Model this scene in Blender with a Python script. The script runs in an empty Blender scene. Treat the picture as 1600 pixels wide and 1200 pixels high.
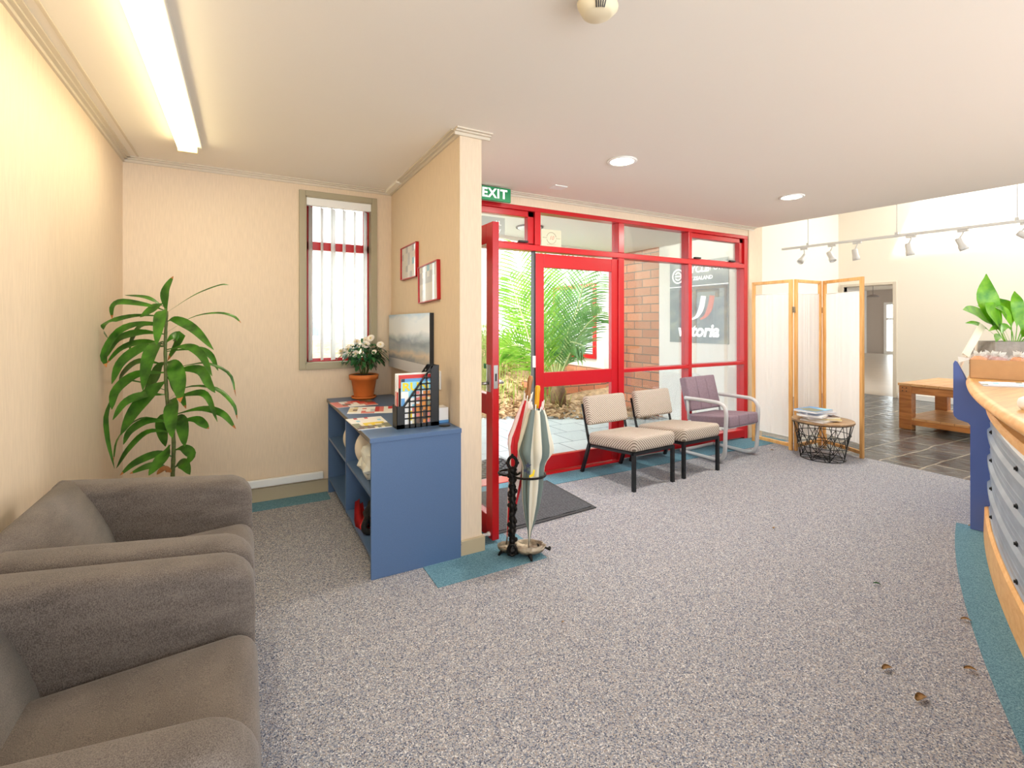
import bpy, bmesh, math, random
from mathutils import Vector, Matrix, noise
random.seed(7)
PI = math.pi
scene = bpy.context.scene
COL = scene.collection

# ------------------------------------------------------------------ camera
FPX, CX, HY, CAMH = 755.0, 800.0, 505.0, 1.31
TH = math.radians(28.796)
sT, cT = math.sin(TH), math.cos(TH)
cam = bpy.data.cameras.new('camera'); co = bpy.data.objects.new('camera', cam); COL.objects.link(co)
cam.sensor_width = 36; cam.lens = FPX / 1600 * 36
cam.shift_y = (HY - 600) / 1600
cam.clip_start = 0.02
co.location = (0, 0, CAMH); co.rotation_euler = (PI / 2, 0, -TH)
scene.camera = co

def at_d(x, y, d):
    l = d * (x - CX) / FPX
    return Vector((d * sT + l * cT, d * cT - l * sT, CAMH + (HY - y) * d / FPX))
def at_z(x, y, z):
    return at_d(x, y, (z - CAMH) * FPX / (HY - y))

# ------------------------------------------------------------------ materials
def lin(c):
    if isinstance(c, str):
        c = c.lstrip('#'); c = [int(c[i:i + 2], 16) / 255 for i in (0, 2, 4)]
    return tuple(((v / 12.92) if v <= .04045 else ((v + .055) / 1.055) ** 2.4) for v in c) + (1,)

class N:
    def __init__(s, name):
        s.m = bpy.data.materials.new(name); s.m.use_nodes = True
        s.t = s.m.node_tree; s.b = s.t.nodes['Principled BSDF']; s.out = s.t.nodes['Material Output']
    def n(s, typ, **kw):
        nd = s.t.nodes.new(typ)
        for k, v in kw.items():
            if k in nd.inputs: nd.inputs[k].default_value = v
            else: setattr(nd, k, v)
        return nd
    def l(s, a, b): s.t.links.new(a, b)
    def coord(s, scale=1, kind='Object', rot=(0, 0, 0)):
        tc = s.n('ShaderNodeTexCoord'); mp = s.n('ShaderNodeMapping')
        sc = (scale,) * 3 if not isinstance(scale, (tuple, list)) else scale
        mp.inputs['Scale'].default_value = sc; mp.inputs['Rotation'].default_value = rot
        s.l(tc.outputs[kind], mp.inputs['Vector']); return mp.outputs['Vector']
    def ramp(s, fac, stops, const=False):
        r = s.n('ShaderNodeValToRGB')
        if const: r.color_ramp.interpolation = 'CONSTANT'
        e = r.color_ramp.elements
        while len(e) < len(stops): e.new(.5)
        for i, (p, c) in enumerate(stops): e[i].position = p; e[i].color = lin(c)
        s.l(fac, r.inputs['Fac']); return r.outputs['Color']
    def bump(s, h, strength=.2, dist=.01):
        b = s.n('ShaderNodeBump'); b.inputs['Strength'].default_value = strength; b.inputs['Distance'].default_value = dist
        s.l(h, b.inputs['Height']); s.l(b.outputs['Normal'], s.b.inputs['Normal'])

def M(name, col, rough=.6, metal=0., spec=.5, var=0., vscale=6., bump=0., bscale=200., emit=None, es=1.):
    k = N(name); b = k.b
    b.inputs['Roughness'].default_value = rough; b.inputs['Metallic'].default_value = metal
    b.inputs['Specular IOR Level'].default_value = spec
    c = lin(col)
    b.inputs['Base Color'].default_value = c
    if var:
        nz = k.n('ShaderNodeTexNoise', Scale=1.0, Detail=4.0); k.l(k.coord(vscale), nz.inputs['Vector'])
        r = k.n('ShaderNodeValToRGB'); e = r.color_ramp.elements
        e[0].position = .3; e[1].position = .7
        e[0].color = tuple(max(0, v * (1 - var)) for v in c[:3]) + (1,)
        e[1].color = tuple(min(1, v * (1 + var)) for v in c[:3]) + (1,)
        k.l(nz.outputs['Fac'], r.inputs['Fac']); k.l(r.outputs['Color'], b.inputs['Base Color'])
    if bump:
        nb = k.n('ShaderNodeTexNoise', Scale=1.0, Detail=3.0); k.l(k.coord(bscale), nb.inputs['Vector'])
        k.bump(nb.outputs['Fac'], bump)
    if emit:
        b.inputs['Emission Color'].default_value = lin(emit); b.inputs['Emission Strength'].default_value = es
    return k.m

def wood(name, c0, c1, scale=(3, 40, 40), rough=.4, planks=None):
    k = N(name); k.b.inputs['Roughness'].default_value = rough
    v = k.coord(scale)
    nz = k.n('ShaderNodeTexNoise', Scale=1.0, Detail=6.0, Roughness=.6, Distortion=.6); k.l(v, nz.inputs['Vector'])
    k.l(k.ramp(nz.outputs['Fac'], [(.3, c0), (.7, c1)]), k.b.inputs['Base Color'])
    k.bump(nz.outputs['Fac'], .08)
    return k.m

def leafmat(name, c0, c1, trans=.25, scale=8, rough=.35):
    k = N(name); b = k.b; b.inputs['Roughness'].default_value = rough
    nz = k.n('ShaderNodeTexNoise', Scale=1.0, Detail=3.0); k.l(k.coord(scale), nz.inputs['Vector'])
    c = k.ramp(nz.outputs['Fac'], [(.3, c0), (.72, c1)]); k.l(c, b.inputs['Base Color'])
    tr = k.n('ShaderNodeBsdfTranslucent'); k.l(c, tr.inputs['Color'])
    mx = k.n('ShaderNodeMixShader'); mx.inputs[0].default_value = trans
    k.l(b.outputs[0], mx.inputs[1]); k.l(tr.outputs[0], mx.inputs[2]); k.l(mx.outputs[0], k.out.inputs['Surface'])
    return k.m

def glassmat(name, tint='#f9fcfb', refl=.38):
    k = N(name); k.t.nodes.remove(k.b)
    tr = k.n('ShaderNodeBsdfTransparent'); tr.inputs['Color'].default_value = lin(tint)
    gl = k.n('ShaderNodeBsdfGlossy'); gl.inputs['Roughness'].default_value = .02
    fr = k.n('ShaderNodeFresnel'); fr.inputs['IOR'].default_value = 1.45
    mt = k.n('ShaderNodeMath', operation='MULTIPLY'); mt.inputs[1].default_value = refl
    k.l(fr.outputs[0], mt.inputs[0])
    mx = k.n('ShaderNodeMixShader'); k.l(mt.outputs[0], mx.inputs[0]); k.l(tr.outputs[0], mx.inputs[1]); k.l(gl.outputs[0], mx.inputs[2])
    k.l(mx.outputs[0], k.out.inputs['Surface'])
    return k.m

def sheer(name, col, trans=.55, see=.12, stripes=60):
    k = N(name); b = k.b; b.inputs['Base Color'].default_value = lin(col); b.inputs['Roughness'].default_value = .9
    t = k.n('ShaderNodeBsdfTranslucent'); t.inputs['Color'].default_value = lin(col)
    tp = k.n('ShaderNodeBsdfTransparent')
    m1 = k.n('ShaderNodeMixShader'); m1.inputs[0].default_value = trans
    k.l(b.outputs[0], m1.inputs[1]); k.l(t.outputs[0], m1.inputs[2])
    m2 = k.n('ShaderNodeMixShader'); m2.inputs[0].default_value = see
    k.l(m1.outputs[0], m2.inputs[1]); k.l(tp.outputs[0], m2.inputs[2]); k.l(m2.outputs[0], k.out.inputs['Surface'])
    return k.m

def carpet(name, stops, scale=190, rough=.95, bump=.5):
    k = N(name); k.b.inputs['Roughness'].default_value = rough; k.b.inputs['Specular IOR Level'].default_value = .15
    vo = k.n('ShaderNodeTexVoronoi', Scale=1.0); k.l(k.coord(scale), vo.inputs['Vector'])
    sp = k.n('ShaderNodeSeparateColor'); k.l(vo.outputs['Color'], sp.inputs[0])
    k.l(k.ramp(sp.outputs[0], stops), k.b.inputs['Base Color'])
    k.bump(vo.outputs['Distance'], bump, .004)
    return k.m

def weave(name, c0, c1, scale=420, bump=.4, warp=1.0):
    k = N(name); k.b.inputs['Roughness'].default_value = .92; k.b.inputs['Specular IOR Level'].default_value = .15
    k.b.inputs['Sheen Weight'].default_value = .15
    nz = k.n('ShaderNodeTexNoise', Scale=1.0, Detail=2.0); k.l(k.coord((scale, scale * 1.0, scale * .6)), nz.inputs['Vector'])
    n2 = k.n('ShaderNodeTexNoise', Scale=1.0, Detail=5.0); k.l(k.coord((9, 9, 40)), n2.inputs['Vector'])
    ad = k.n('ShaderNodeMath', operation='MULTIPLY_ADD'); ad.inputs[1].default_value = .35
    k.l(n2.outputs['Fac'], ad.inputs[0]); k.l(nz.outputs['Fac'], ad.inputs[2])
    k.l(k.ramp(ad.outputs[0], [(.48, c0), (.86, c1)]), k.b.inputs['Base Color'])
    k.bump(nz.outputs['Fac'], bump, .002)
    return k.m

def stripes(name, c0, c1, scale, rot, lo=.35, hi=.6, bump=.5):
    k = N(name); k.b.inputs['Roughness'].default_value = .9; k.b.inputs['Specular IOR Level'].default_value = .15
    w = k.n('ShaderNodeTexWave', Scale=1.0, Distortion=.5, Detail=1.0); w.inputs['Detail Scale'].default_value = 3; w.bands_direction = 'DIAGONAL'
    k.l(k.coord(scale, rot=rot), w.inputs['Vector'])
    k.l(k.ramp(w.outputs['Fac'], [(lo, c0), (hi, c1)]), k.b.inputs['Base Color'])
    k.bump(w.outputs['Fac'], bump, .003)
    return k.m

MT = {}
MT['wallL'] = MT['wall'] = None
def wallpaper(name, col):
    k = N(name); k.b.inputs['Roughness'].default_value = .8; k.b.inputs['Specular IOR Level'].default_value = .2
    nz = k.n('ShaderNodeTexNoise', Scale=1.0, Detail=3.0); k.l(k.coord((160, 160, 12)), nz.inputs['Vector'])
    c = lin(col); r = k.n('ShaderNodeValToRGB'); e = r.color_ramp.elements
    e[0].position = .35; e[1].position = .65
    e[0].color = tuple(v * .955 for v in c[:3]) + (1,); e[1].color = tuple(min(1, v * 1.03) for v in c[:3]) + (1,)
    k.l(nz.outputs['Fac'], r.inputs['Fac']); k.l(r.outputs['Color'], k.b.inputs['Base Color'])
    k.bump(nz.outputs['Fac'], .05, .003)
    return k.m
MT['wall'] = wallpaper('wallpaper_cream', '#dfcdb5')
MT['wall2'] = M('wall_paint_cream', '#ebe4d6', .7, spec=.2)
MT['ceil'] = M('ceiling_paint', '#ece6dc', .8, spec=.2)
MT['trim'] = M('trim_paint_grey_beige', '#d3c9b8', .5)
MT['skirt'] = M('skirting_beige', '#b8a98c', .5)
MT['arch'] = M('architrave_olive_beige', '#a39a80', .5)
MT['white'] = M('white_paint', '#f0f0ee', .5)
MT['whitepl'] = M('white_plastic', '#e9ebea', .35)
MT['red'] = M('red_enamel', '#b9121b', .28, spec=.5)
MT['black'] = M('black_plastic', '#151515', .45)
MT['blackmetal'] = M('black_metal', '#1b1f22', .4, metal=.3)
MT['steel'] = M('brushed_steel', '#a9a9a6', .3, metal=.9)
MT['glass'] = glassmat('window_glass')
MT['carpet'] = carpet('carpet_speckled_grey', [(.05, '#53596a'), (.22, '#7a8193'), (.45, '#9da0a8'), (.65, '#b0acac'), (.82, '#918885'), (.95, '#d2d2d4')], 270)
MT['teal'] = carpet('carpet_teal', [(.1, '#50788a'), (.5, '#618a9c'), (.9, '#779fb0')], 300, bump=.35)
MT['blue'] = M('blue_laminate', '#4f6a90', .42, var=.05, vscale=220)
MT['bluefin'] = M('blue_panel_paint', '#5870b4', .4)
MT['edge'] = M('grey_edge_tape', '#6f6b68', .5)
MT['sofa'] = weave('sofa_weave_brown_grey', '#4a433f', '#756c65', 560, .3)
MT['chairfab'] = stripes('chair_fabric_beige_diagonal', '#786c60', '#cbc1b5', (26, 26, 26), (0, 0, 0), .12, .42)
MT['mauve'] = M('mauve_fabric', '#8d7b86', .9, spec=.15, var=.08, vscale=60, bump=.2, bscale=500)
MT['tubegrey'] = M('grey_white_enamel_tube', '#c3c6c9', .3)
MT['pine'] = wood('pine_honey', '#c98f4a', '#e3b472', (30, 30, 3), .4)
MT['pinetop'] = wood('counter_timber', '#b5803f', '#d8aa68', (3, 30, 30), .3)
MT['pineedge'] = wood('counter_timber_edge', '#d99a4e', '#f0be7d', (4, 30, 30), .35)
MT['table'] = wood('bench_timber', '#8a5024', '#bd7d40', (30, 3, 30), .35)
MT['tabletop'] = wood('bench_timber_top', '#a87341', '#d8ab76', (18, 3, 18), .35)
MT['oak'] = wood('oak_tabletop', '#8f7150', '#b99973', (30, 3, 30), .5)
MT['terra'] = M('terracotta', '#cd7432', .6, var=.06, vscale=10)
MT['soil'] = M('potting_soil', '#3a2a1e', .95, bump=.8, bscale=90)
MT['dark'] = leafmat('dracaena_leaf', '#1d4a10', '#4f8a26', .18, 14, .28)
MT['darktip'] = leafmat('dracaena_dry_leaf', '#9a5a2a', '#c98a52', .2)
MT['stem'] = M('plant_stem_green', '#5c6a35', .6, var=.25, vscale=60)
MT['spath'] = leafmat('peace_lily_leaf', '#3f8a12', '#86c22e', .35, 16, .3)
MT['mum'] = leafmat('chrysanthemum_leaf', '#1c4d2a', '#3f7d45', .15, 40)
MT['petal'] = M('white_petal', '#f4eee6', .7)
MT['petalc'] = M('flower_centre_cream', '#ead9a0', .7)
MT['palm'] = leafmat('palm_leaf', '#4c8520', '#94c248', .45, 6)
MT['palm2'] = leafmat('palm_leaf_blue_green', '#4b7c42', '#86b268', .45, 6)
MT['rach'] = M('palm_rachis', '#b9c488', .6)
MT['grassy'] = leafmat('garden_grass', '#5f8426', '#a9b85a', .5, 6)
MT['bark'] = M('bark_brown', '#6b5238', .9, var=.3, vscale=20, bump=.6, bscale=40)
MT['litter'] = leafmat('dry_leaf', '#8a6642', '#d0b48c', .25, 9, .8)
MT['bed'] = M('garden_soil_dry', '#9a7f60', .95, var=.35, vscale=14, bump=.7, bscale=30)
MT['cast'] = M('cast_iron', '#1d1a18', .35, metal=.7, bump=.5, bscale=60)
MT['brass'] = M('worn_metal_tray', '#8d8270', .4, metal=.6, var=.35, vscale=30, bump=.6, bscale=50)
MT['ured'] = M('umbrella_red', '#d01828', .6)
MT['uwhite'] = M('umbrella_white', '#eedfdc', .6)
MT['ugreen'] = M('umbrella_grey_green', '#6a7975', .6)
MT['ucream'] = M('umbrella_cream', '#ddd9c8', .6)
MT['yellow'] = M('yellow_plastic', '#e2a312', .35)
MT['handlewood'] = wood('handle_wood', '#8a5a30', '#b88250', (60, 60, 10))
MT['paperw'] = M('paper_white', '#f3f2f0', .6)
MT['papergrey'] = M('paper_grey', '#c9ccd4', .5)
MT['pink'] = M('print_pink', '#dd8078', .5)
MT['printred'] = M('print_red', '#c9322e', .5)
MT['printblue'] = M('print_blue', '#5d9bd6', .45)
MT['printcyan'] = M('print_cyan', '#8fd0e8', .45)
MT['printyel'] = M('print_yellow', '#f0d420', .5)
MT['printcream'] = M('print_cream', '#e8dcb8', .5)
MT['printolive'] = M('print_olive', '#84866a', .5)
MT['printorange'] = M('print_orange', '#e09040', .5)
MT['printbrown'] = M('print_brown', '#6e5548', .5)
MT['printnavy'] = M('print_navy', '#2c3550', .5)
MT['green'] = M('exit_green', '#0e8a52', .4)
MT['signlet'] = M('sign_white_lettering', '#ffffff', .4, emit='#ffffff', es=.25)
MT['card'] = M('cardboard', '#bb9164', .8, var=.05, vscale=20)
MT['snack'] = M('biscuit_orange', '#dd8a35', .7, var=.2, vscale=40)
MT['snack2'] = M('biscuit_pinkish', '#c08a80', .7, var=.2, vscale=40)
MT['clear'] = sheer('clear_plastic_bag', '#f4f4f4', .4, .74); MT['picglass'] = glassmat('picture_glass', '#ffffff', .25)
MT['concrete'] = M('grey_planter', '#8b867f', .8, var=.15, vscale=30, bump=.3, bscale=60)
MT['bagw'] = M('crumpled_plastic_bag', '#d6d8d2', .5)
MT['ivory'] = M('aged_ivory_plastic', '#e3d7b8', .45)
MT['offwhite'] = M('offwhite_card', '#e6dccb', .6)
MT['frost'] = M('lamp_diffuser', '#ffffff', .5, emit='#ffeab4', es=6.5)
MT['downl'] = M('downlight_lamp', '#ffffff', .5, emit='#fff0d8', es=9.0)
MT['sticker'] = M('frosted_sticker_beige', '#cdcbb2', .7)
MT['stickerg'] = M('frosted_sticker_grey', '#a9b0a8', .7)
MT['stickline'] = M('sticker_line', '#9d9d85', .7)
MT['stickred'] = M('sticker_red', '#cf8d7c', .7)
MT['poster'] = None
MT['outwhite'] = M('exterior_white_render', '#e9e7e3', .8, spec=.2)
MT['outgrey'] = M('exterior_grey_beige', '#e4e0d8', .8)
MT['soffit'] = M('soffit_paint', '#f4f0e6', .7, spec=.2)
MT['lamphouse'] = M('spotlight_white', '#d8d8d6', .4)
MT['fluoro_base'] = M('fluorescent_body', '#dedcd6', .5)
MT['vinyl'] = M('hall_floor_pale', '#c6b9a8', .3, var=.05, vscale=2)
MT['hallwall'] = M('hall_wall_grey', '#bbb0a6', .8)
MT['curtain'] = sheer('screen_voile', '#f8f6f5', .5, .05)
MT['slat'] = sheer('blind_fabric', '#f0efec', .5, 0)
MT['redblk'] = M('red_fabric', '#c81a24', .7)
MT['blackfab'] = M('black_fabric', '#17171a', .85, bump=.4, bscale=150)
MT['matedge'] = M('mat_rubber_edge', '#3a3b3e', .8)
MT['scr'] = M('screw_black', '#17181a', .4, metal=.3)
MT['gap'] = M('recess_grey_brown', '#8d8480', .7)
MT['winfar'] = M('far_window_dark', '#8e949c', .3)
MT['bricksolid'] = None

def mk_slate():
    k = N('slate_tiles'); k.b.inputs['Roughness'].default_value = .18
    v = k.coord((1, 1, 1))
    nz0 = k.n('ShaderNodeTexNoise', Scale=1.3, Detail=2.0); k.l(v, nz0.inputs['Vector'])
    mixv = k.n('ShaderNodeMixRGB'); mixv.blend_type = 'ADD'; mixv.inputs[0].default_value = .12
    k.l(v, mixv.inputs[1]); k.l(nz0.outputs['Color'], mixv.inputs[2])
    br = k.n('ShaderNodeTexBrick', Scale=1.0); br.inputs['Mortar Size'].default_value = .008
    br.inputs['Brick Width'].default_value = .42; br.inputs['Row Height'].default_value = .3
    br.inputs['Color1'].default_value = lin('#474d53'); br.inputs['Color2'].default_value = lin('#666a6e'); br.inputs['Mortar'].default_value = lin('#a49c90')
    k.l(mixv.outputs[0], br.inputs['Vector'])
    nz = k.n('ShaderNodeTexNoise', Scale=9.0, Detail=6.0); k.l(v, nz.inputs['Vector'])
    cr = k.ramp(nz.outputs['Fac'], [(.35, '#5a5a5c'), (.7, '#c9c3b8')])
    mx = k.n('ShaderNodeMixRGB'); mx.blend_type = 'OVERLAY'; mx.inputs[0].default_value = .5
    k.l(br.outputs['Color'], mx.inputs[1]); k.l(cr, mx.inputs[2]); k.l(mx.outputs[0], k.b.inputs['Base Color'])
    ad = k.n('ShaderNodeMath', operation='MULTIPLY_ADD'); ad.inputs[1].default_value = -.8
    k.l(br.outputs['Fac'], ad.inputs[0]); k.l(nz.outputs['Fac'], ad.inputs[2])
    k.bump(ad.outputs[0], .45, .02)
    rr = k.n('ShaderNodeMapRange'); rr.inputs[3].default_value = .08; rr.inputs[4].default_value = .32
    k.l(nz.outputs['Fac'], rr.inputs[0]); k.l(rr.outputs[0], k.b.inputs['Roughness'])
    return k.m
MT['slate'] = mk_slate()

def mk_brick(name, axis):
    k = N(name); k.b.inputs['Roughness'].default_value = .85
    tc = k.n('ShaderNodeTexCoord'); sp = k.n('ShaderNodeSeparateXYZ'); cb = k.n('ShaderNodeCombineXYZ')
    k.l(tc.outputs['Object'], sp.inputs[0]); k.l(sp.outputs[axis], cb.inputs[0]); k.l(sp.outputs['Z'], cb.inputs[1])
    br = k.n('ShaderNodeTexBrick', Scale=1.0); br.inputs['Mortar Size'].default_value = .007
    br.inputs['Brick Width'].default_value = .33; br.inputs['Row Height'].default_value = .122; br.inputs['Bias'].default_value = -.2
    br.inputs['Color1'].default_value = lin('#c98361'); br.inputs['Color2'].default_value = lin('#9c5c44'); br.inputs['Mortar'].default_value = lin('#5f5650')
    k.l(cb.outputs[0], br.inputs['Vector'])
    nz = k.n('ShaderNodeTexNoise', Scale=60.0, Detail=3.0); k.l(tc.outputs['Object'], nz.inputs['Vector'])
    mx = k.n('ShaderNodeMixRGB'); mx.blend_type = 'OVERLAY'; mx.inputs[0].default_value = .35
    k.l(br.outputs['Color'], mx.inputs[1]); k.l(nz.outputs['Fac'], mx.inputs[2]); k.l(mx.outputs[0], k.b.inputs['Base Color'])
    k.bump(br.outputs['Fac'], -.4, .01)
    return k.m
MT['brickY'] = mk_brick('brick_wall_side', 'Y'); MT['brickX'] = mk_brick('brick_wall_front', 'X')

def mk_paver():
    k = N('grey_pavers'); k.b.inputs['Roughness'].default_value = .7
    br = k.n('ShaderNodeTexBrick', Scale=1.0); br.inputs['Mortar Size'].default_value = .008
    br.inputs['Brick Width'].default_value = .4; br.inputs['Row Height'].default_value = .4
    br.inputs['Color1'].default_value = lin('#a2a9ad'); br.inputs['Color2'].default_value = lin('#b4babc'); br.inputs['Mortar'].default_value = lin('#7d8284')
    k.l(k.coord(1), br.inputs['Vector']); k.l(br.outputs['Color'], k.b.inputs['Base Color'])
    return k.m
MT['paver'] = mk_paver()

def mk_art():
    k = N('misty_lake_print'); k.b.inputs['Roughness'].default_value = .25
    tc = k.n('ShaderNodeTexCoord'); sp = k.n('ShaderNodeSeparateXYZ'); k.l(tc.outputs['Object'], sp.inputs[0])
    mp = k.n('ShaderNodeMapping'); mp.inputs['Scale'].default_value = (1, 3.4, 9); k.l(tc.outputs['Object'], mp.inputs['Vector'])
    nz = k.n('ShaderNodeTexNoise', Scale=1.0, Detail=7.0, Distortion=.5); k.l(mp.outputs['Vector'], nz.inputs['Vector'])
    mr = k.n('ShaderNodeMapRange'); mr.inputs[1].default_value = 0; mr.inputs[2].default_value = .42; k.l(sp.outputs['Z'], mr.inputs[0])
    ad = k.n('ShaderNodeMath', operation='MULTIPLY_ADD'); ad.inputs[1].default_value = .38
    sb = k.n('ShaderNodeMath', operation='SUBTRACT'); sb.inputs[1].default_value = .5; k.l(nz.outputs['Fac'], sb.inputs[0])
    k.l(sb.outputs[0], ad.inputs[0]); k.l(mr.outputs[0], ad.inputs[2])
    k.l(k.ramp(ad.outputs[0], [(.0, '#7b828c'), (.2, '#a0a7b2'), (.30, '#e0d2c2'), (.40, '#b0bac6'), (.52, '#8a98a8'), (.60, '#b9c6d2'), (.70, '#e4eaf0'), (.88, '#dfe9f4'), (1, '#a9c8e8')]), k.b.inputs['Base Color'])
    return k.m
MT['art'] = mk_art()

def mk_poster():
    k = N('poster_print'); k.b.inputs['Roughness'].default_value = .3
    nz = k.n('ShaderNodeTexNoise', Scale=1.0, Detail=4.0, Distortion=.8); k.l(k.coord((1, 2.2, 3.5)), nz.inputs['Vector'])
    k.l(k.ramp(nz.outputs['Fac'], [(.3, '#4c6072'), (.5, '#70838c'), (.7, '#9aa29a')]), k.b.inputs['Base Color'])  # greys include the haze of reflections on the glazing, put into the print colour
    return k.m
MT['poster'] = mk_poster()

def mk_mat():
    k = N('entrance_mat_ribbed'); k.b.inputs['Roughness'].default_value = .95
    w = k.n('ShaderNodeTexWave', Scale=1.0, Distortion=2.5); w.inputs['Detail Scale'].default_value = 6; k.l(k.coord((26, 26, 26), rot=(0, 0, PI / 2)), w.inputs['Vector'])
    nz = k.n('ShaderNodeTexNoise', Scale=140.0); k.l(k.coord(1), nz.inputs['Vector'])
    mx = k.n('ShaderNodeMath', operation='MULTIPLY'); k.l(w.outputs['Fac'], mx.inputs[0]); k.l(nz.outputs['Fac'], mx.inputs[1])
    k.l(k.ramp(mx.outputs[0], [(.1, '#33353b'), (.55, '#6a6c73')]), k.b.inputs['Base Color'])
    k.bump(w.outputs['Fac'], .5, .006)
    return k.m
MT['mat'] = mk_mat()

def mk_zinc():
    k = N('corrugated_steel_blue_grey'); k.b.inputs['Metallic'].default_value = .25; k.b.inputs['Roughness'].default_value = .35
    nz = k.n('ShaderNodeTexNoise', Scale=1.0, Detail=4.0); k.l(k.coord(5), nz.inputs['Vector'])
    k.l(k.ramp(nz.outputs['Fac'], [(.3, '#8794a3'), (.7, '#a2aebb')]), k.b.inputs['Base Color'])
    return k.m
MT['zinc'] = mk_zinc()

# ------------------------------------------------------------------ mesh helpers
def box(bm, x0, x1, y0, y1, z0, z1, bev=0., seg=2, mi=0, mat=None):
    r = bmesh.ops.create_cube(bm, size=1)
    vs = r['verts']
    for v in vs:
        v.co = Vector((x0 + (v.co.x + .5) * (x1 - x0), y0 + (v.co.y + .5) * (y1 - y0), z0 + (v.co.z + .5) * (z1 - z0)))
    es = list({e for v in vs for e in v.link_edges}); fs = list({f for v in vs for f in v.link_faces})
    for f in fs: f.material_index = mi
    if bev > 0:
        rr = bmesh.ops.bevel(bm, geom=es, offset=bev, segments=seg, profile=.5, affect='EDGES')
        vs = list({v for f in rr['faces'] for v in f.verts} | {v for v in vs if v.is_valid})
        for f in rr['faces']: f.material_index = mi
    if mat is not None:
        bmesh.ops.transform(bm, matrix=mat, verts=vs)
    return vs

def bar(bm, p, q, w, h, up=(0, 0, 1), bev=0., mi=0):
    p = Vector(p); q = Vector(q); d = q - p; L = d.length; x = d.normalized(); u = Vector(up)
    y = u.cross(x)
    if y.length < 1e-5: y = Vector((0, 1, 0)).cross(x)
    y.normalize(); z = x.cross(y)
    mat = Matrix((x, y, z)).transposed().to_4x4(); mat.translation = p
    box(bm, 0, L, -w / 2, w / 2, -h / 2, h / 2, bev, 2, mi, mat)

def prism(bm, pts, lo, hi, axis='z', mi=0):
    def P(a, b, c):
        return Vector((a, b, c)) if axis == 'z' else (Vector((a, c, b)) if axis == 'y' else Vector((c, a, b)))
    A = [bm.verts.new(P(a, b, lo)) for a, b in pts]; B = [bm.verts.new(P(a, b, hi)) for a, b in pts]
    fs = [bm.faces.new(A), bm.faces.new(B)]
    n = len(pts)
    for i in range(n): fs.append(bm.faces.new((A[i], A[(i + 1) % n], B[(i + 1) % n], B[i])))
    for f in fs: f.material_index = mi
    bmesh.ops.recalc_face_normals(bm, faces=fs)
    return A + B

def catmull(pts, n):
    pts = [Vector(p) for p in pts]
    if len(pts) < 3: 
        return [pts[0].lerp(pts[-1], i / n) for i in range(n + 1)]
    P = [pts[0] * 2 - pts[1]] + pts + [pts[-1] * 2 - pts[-2]]
    out = []; m = len(pts) - 1
    for i in range(n + 1):
        t = i / n * m; k = min(int(t), m - 1); u = t - k
        a, b, c, d = P[k], P[k + 1], P[k + 2], P[k + 3]
        out.append(.5 * ((2 * b) + (c - a) * u + (2 * a - 5 * b + 4 * c - d) * u * u + (3 * b - a - 3 * c + d) * u ** 3))
    return out

def tube(bm, pts, r, seg=8, closed=False, mi=0, cap=True):
    pts = [Vector(p) for p in pts]; n = len(pts)
    rs = r if isinstance(r, (list, tuple)) else [r] * n
    tg = []
    for i in range(n):
        a = pts[(i - 1) % n] if (closed or i > 0) else pts[i]; b = pts[(i + 1) % n] if (closed or i < n - 1) else pts[i]
        tg.append((b - a).normalized())
    t0 = tg[0]; u = Vector((0, 0, 1)) if abs(t0.z) < .9 else Vector((1, 0, 0))
    nv = (u - t0 * u.dot(t0)).normalized(); rings = []
    for i in range(n):
        nv = (nv - tg[i] * nv.dot(tg[i])).normalized(); bv = tg[i].cross(nv)
        rings.append([bm.verts.new(pts[i] + (nv * math.cos(2 * PI * k / seg) + bv * math.sin(2 * PI * k / seg)) * rs[i]) for k in range(seg)])
    fs = []
    for i in range(n if closed else n - 1):
        A, B = rings[i], rings[(i + 1) % n]
        off = 0
        if closed and i == n - 1:
            off = min(range(seg), key=lambda o: (A[0].co - B[o].co).length)
        for k in range(seg): fs.append(bm.faces.new((A[k], A[(k + 1) % seg], B[(k + 1 + off) % seg], B[(k + off) % seg])))
    if cap and not closed:
        fs.append(bm.faces.new(rings[0][::-1])); fs.append(bm.faces.new(rings[-1]))
    for f in fs: f.material_index = mi; f.smooth = True
    return [v for R in rings for v in R]

def lathe(bm, prof, seg=24, cx=0, cy=0, mi=0, rfun=None, mfun=None):
    rings = []
    for j, (r, z) in enumerate(prof):
        if r < 1e-6: rings.append([bm.verts.new((cx, cy, z))]); continue
        ring = []
        for k in range(seg):
            a = 2 * PI * k / seg; rr = r * (rfun(a, j) if rfun else 1)
            ring.append(bm.verts.new((cx + rr * math.cos(a), cy + rr * math.sin(a), z)))
        rings.append(ring)
    fs = []; vs = [v for R in rings for v in R]
    for A, B in zip(rings, rings[1:]):
        for k in range(seg):
            k2 = (k + 1) % seg
            if len(A) == 1 and len(B) == 1: continue
            if len(A) == 1: f = bm.faces.new((A[0], B[k2], B[k]))
            elif len(B) == 1: f = bm.faces.new((A[k], A[k2], B[0]))
            else: f = bm.faces.new((A[k], A[k2], B[k2], B[k]))
            f.smooth = True; f.material_index = mfun(k) if mfun else mi; fs.append(f)
    bmesh.ops.recalc_face_normals(bm, faces=fs)
    return vs

def ball(bm, c, r, sc=(1, 1, 1), seg=12, mi=0, jit=0):
    rr = bmesh.ops.create_uvsphere(bm, u_segments=seg, v_segments=max(6, seg // 2), radius=r)
    for v in rr['verts']:
        if jit: v.co *= 1 + jit * noise.noise(v.co * (3 / r) + Vector(c))
        v.co = Vector((v.co.x * sc[0], v.co.y * sc[1], v.co.z * sc[2])) + Vector(c)
        for f in v.link_faces: f.smooth = True; f.material_index = mi
    return rr['verts']

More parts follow.
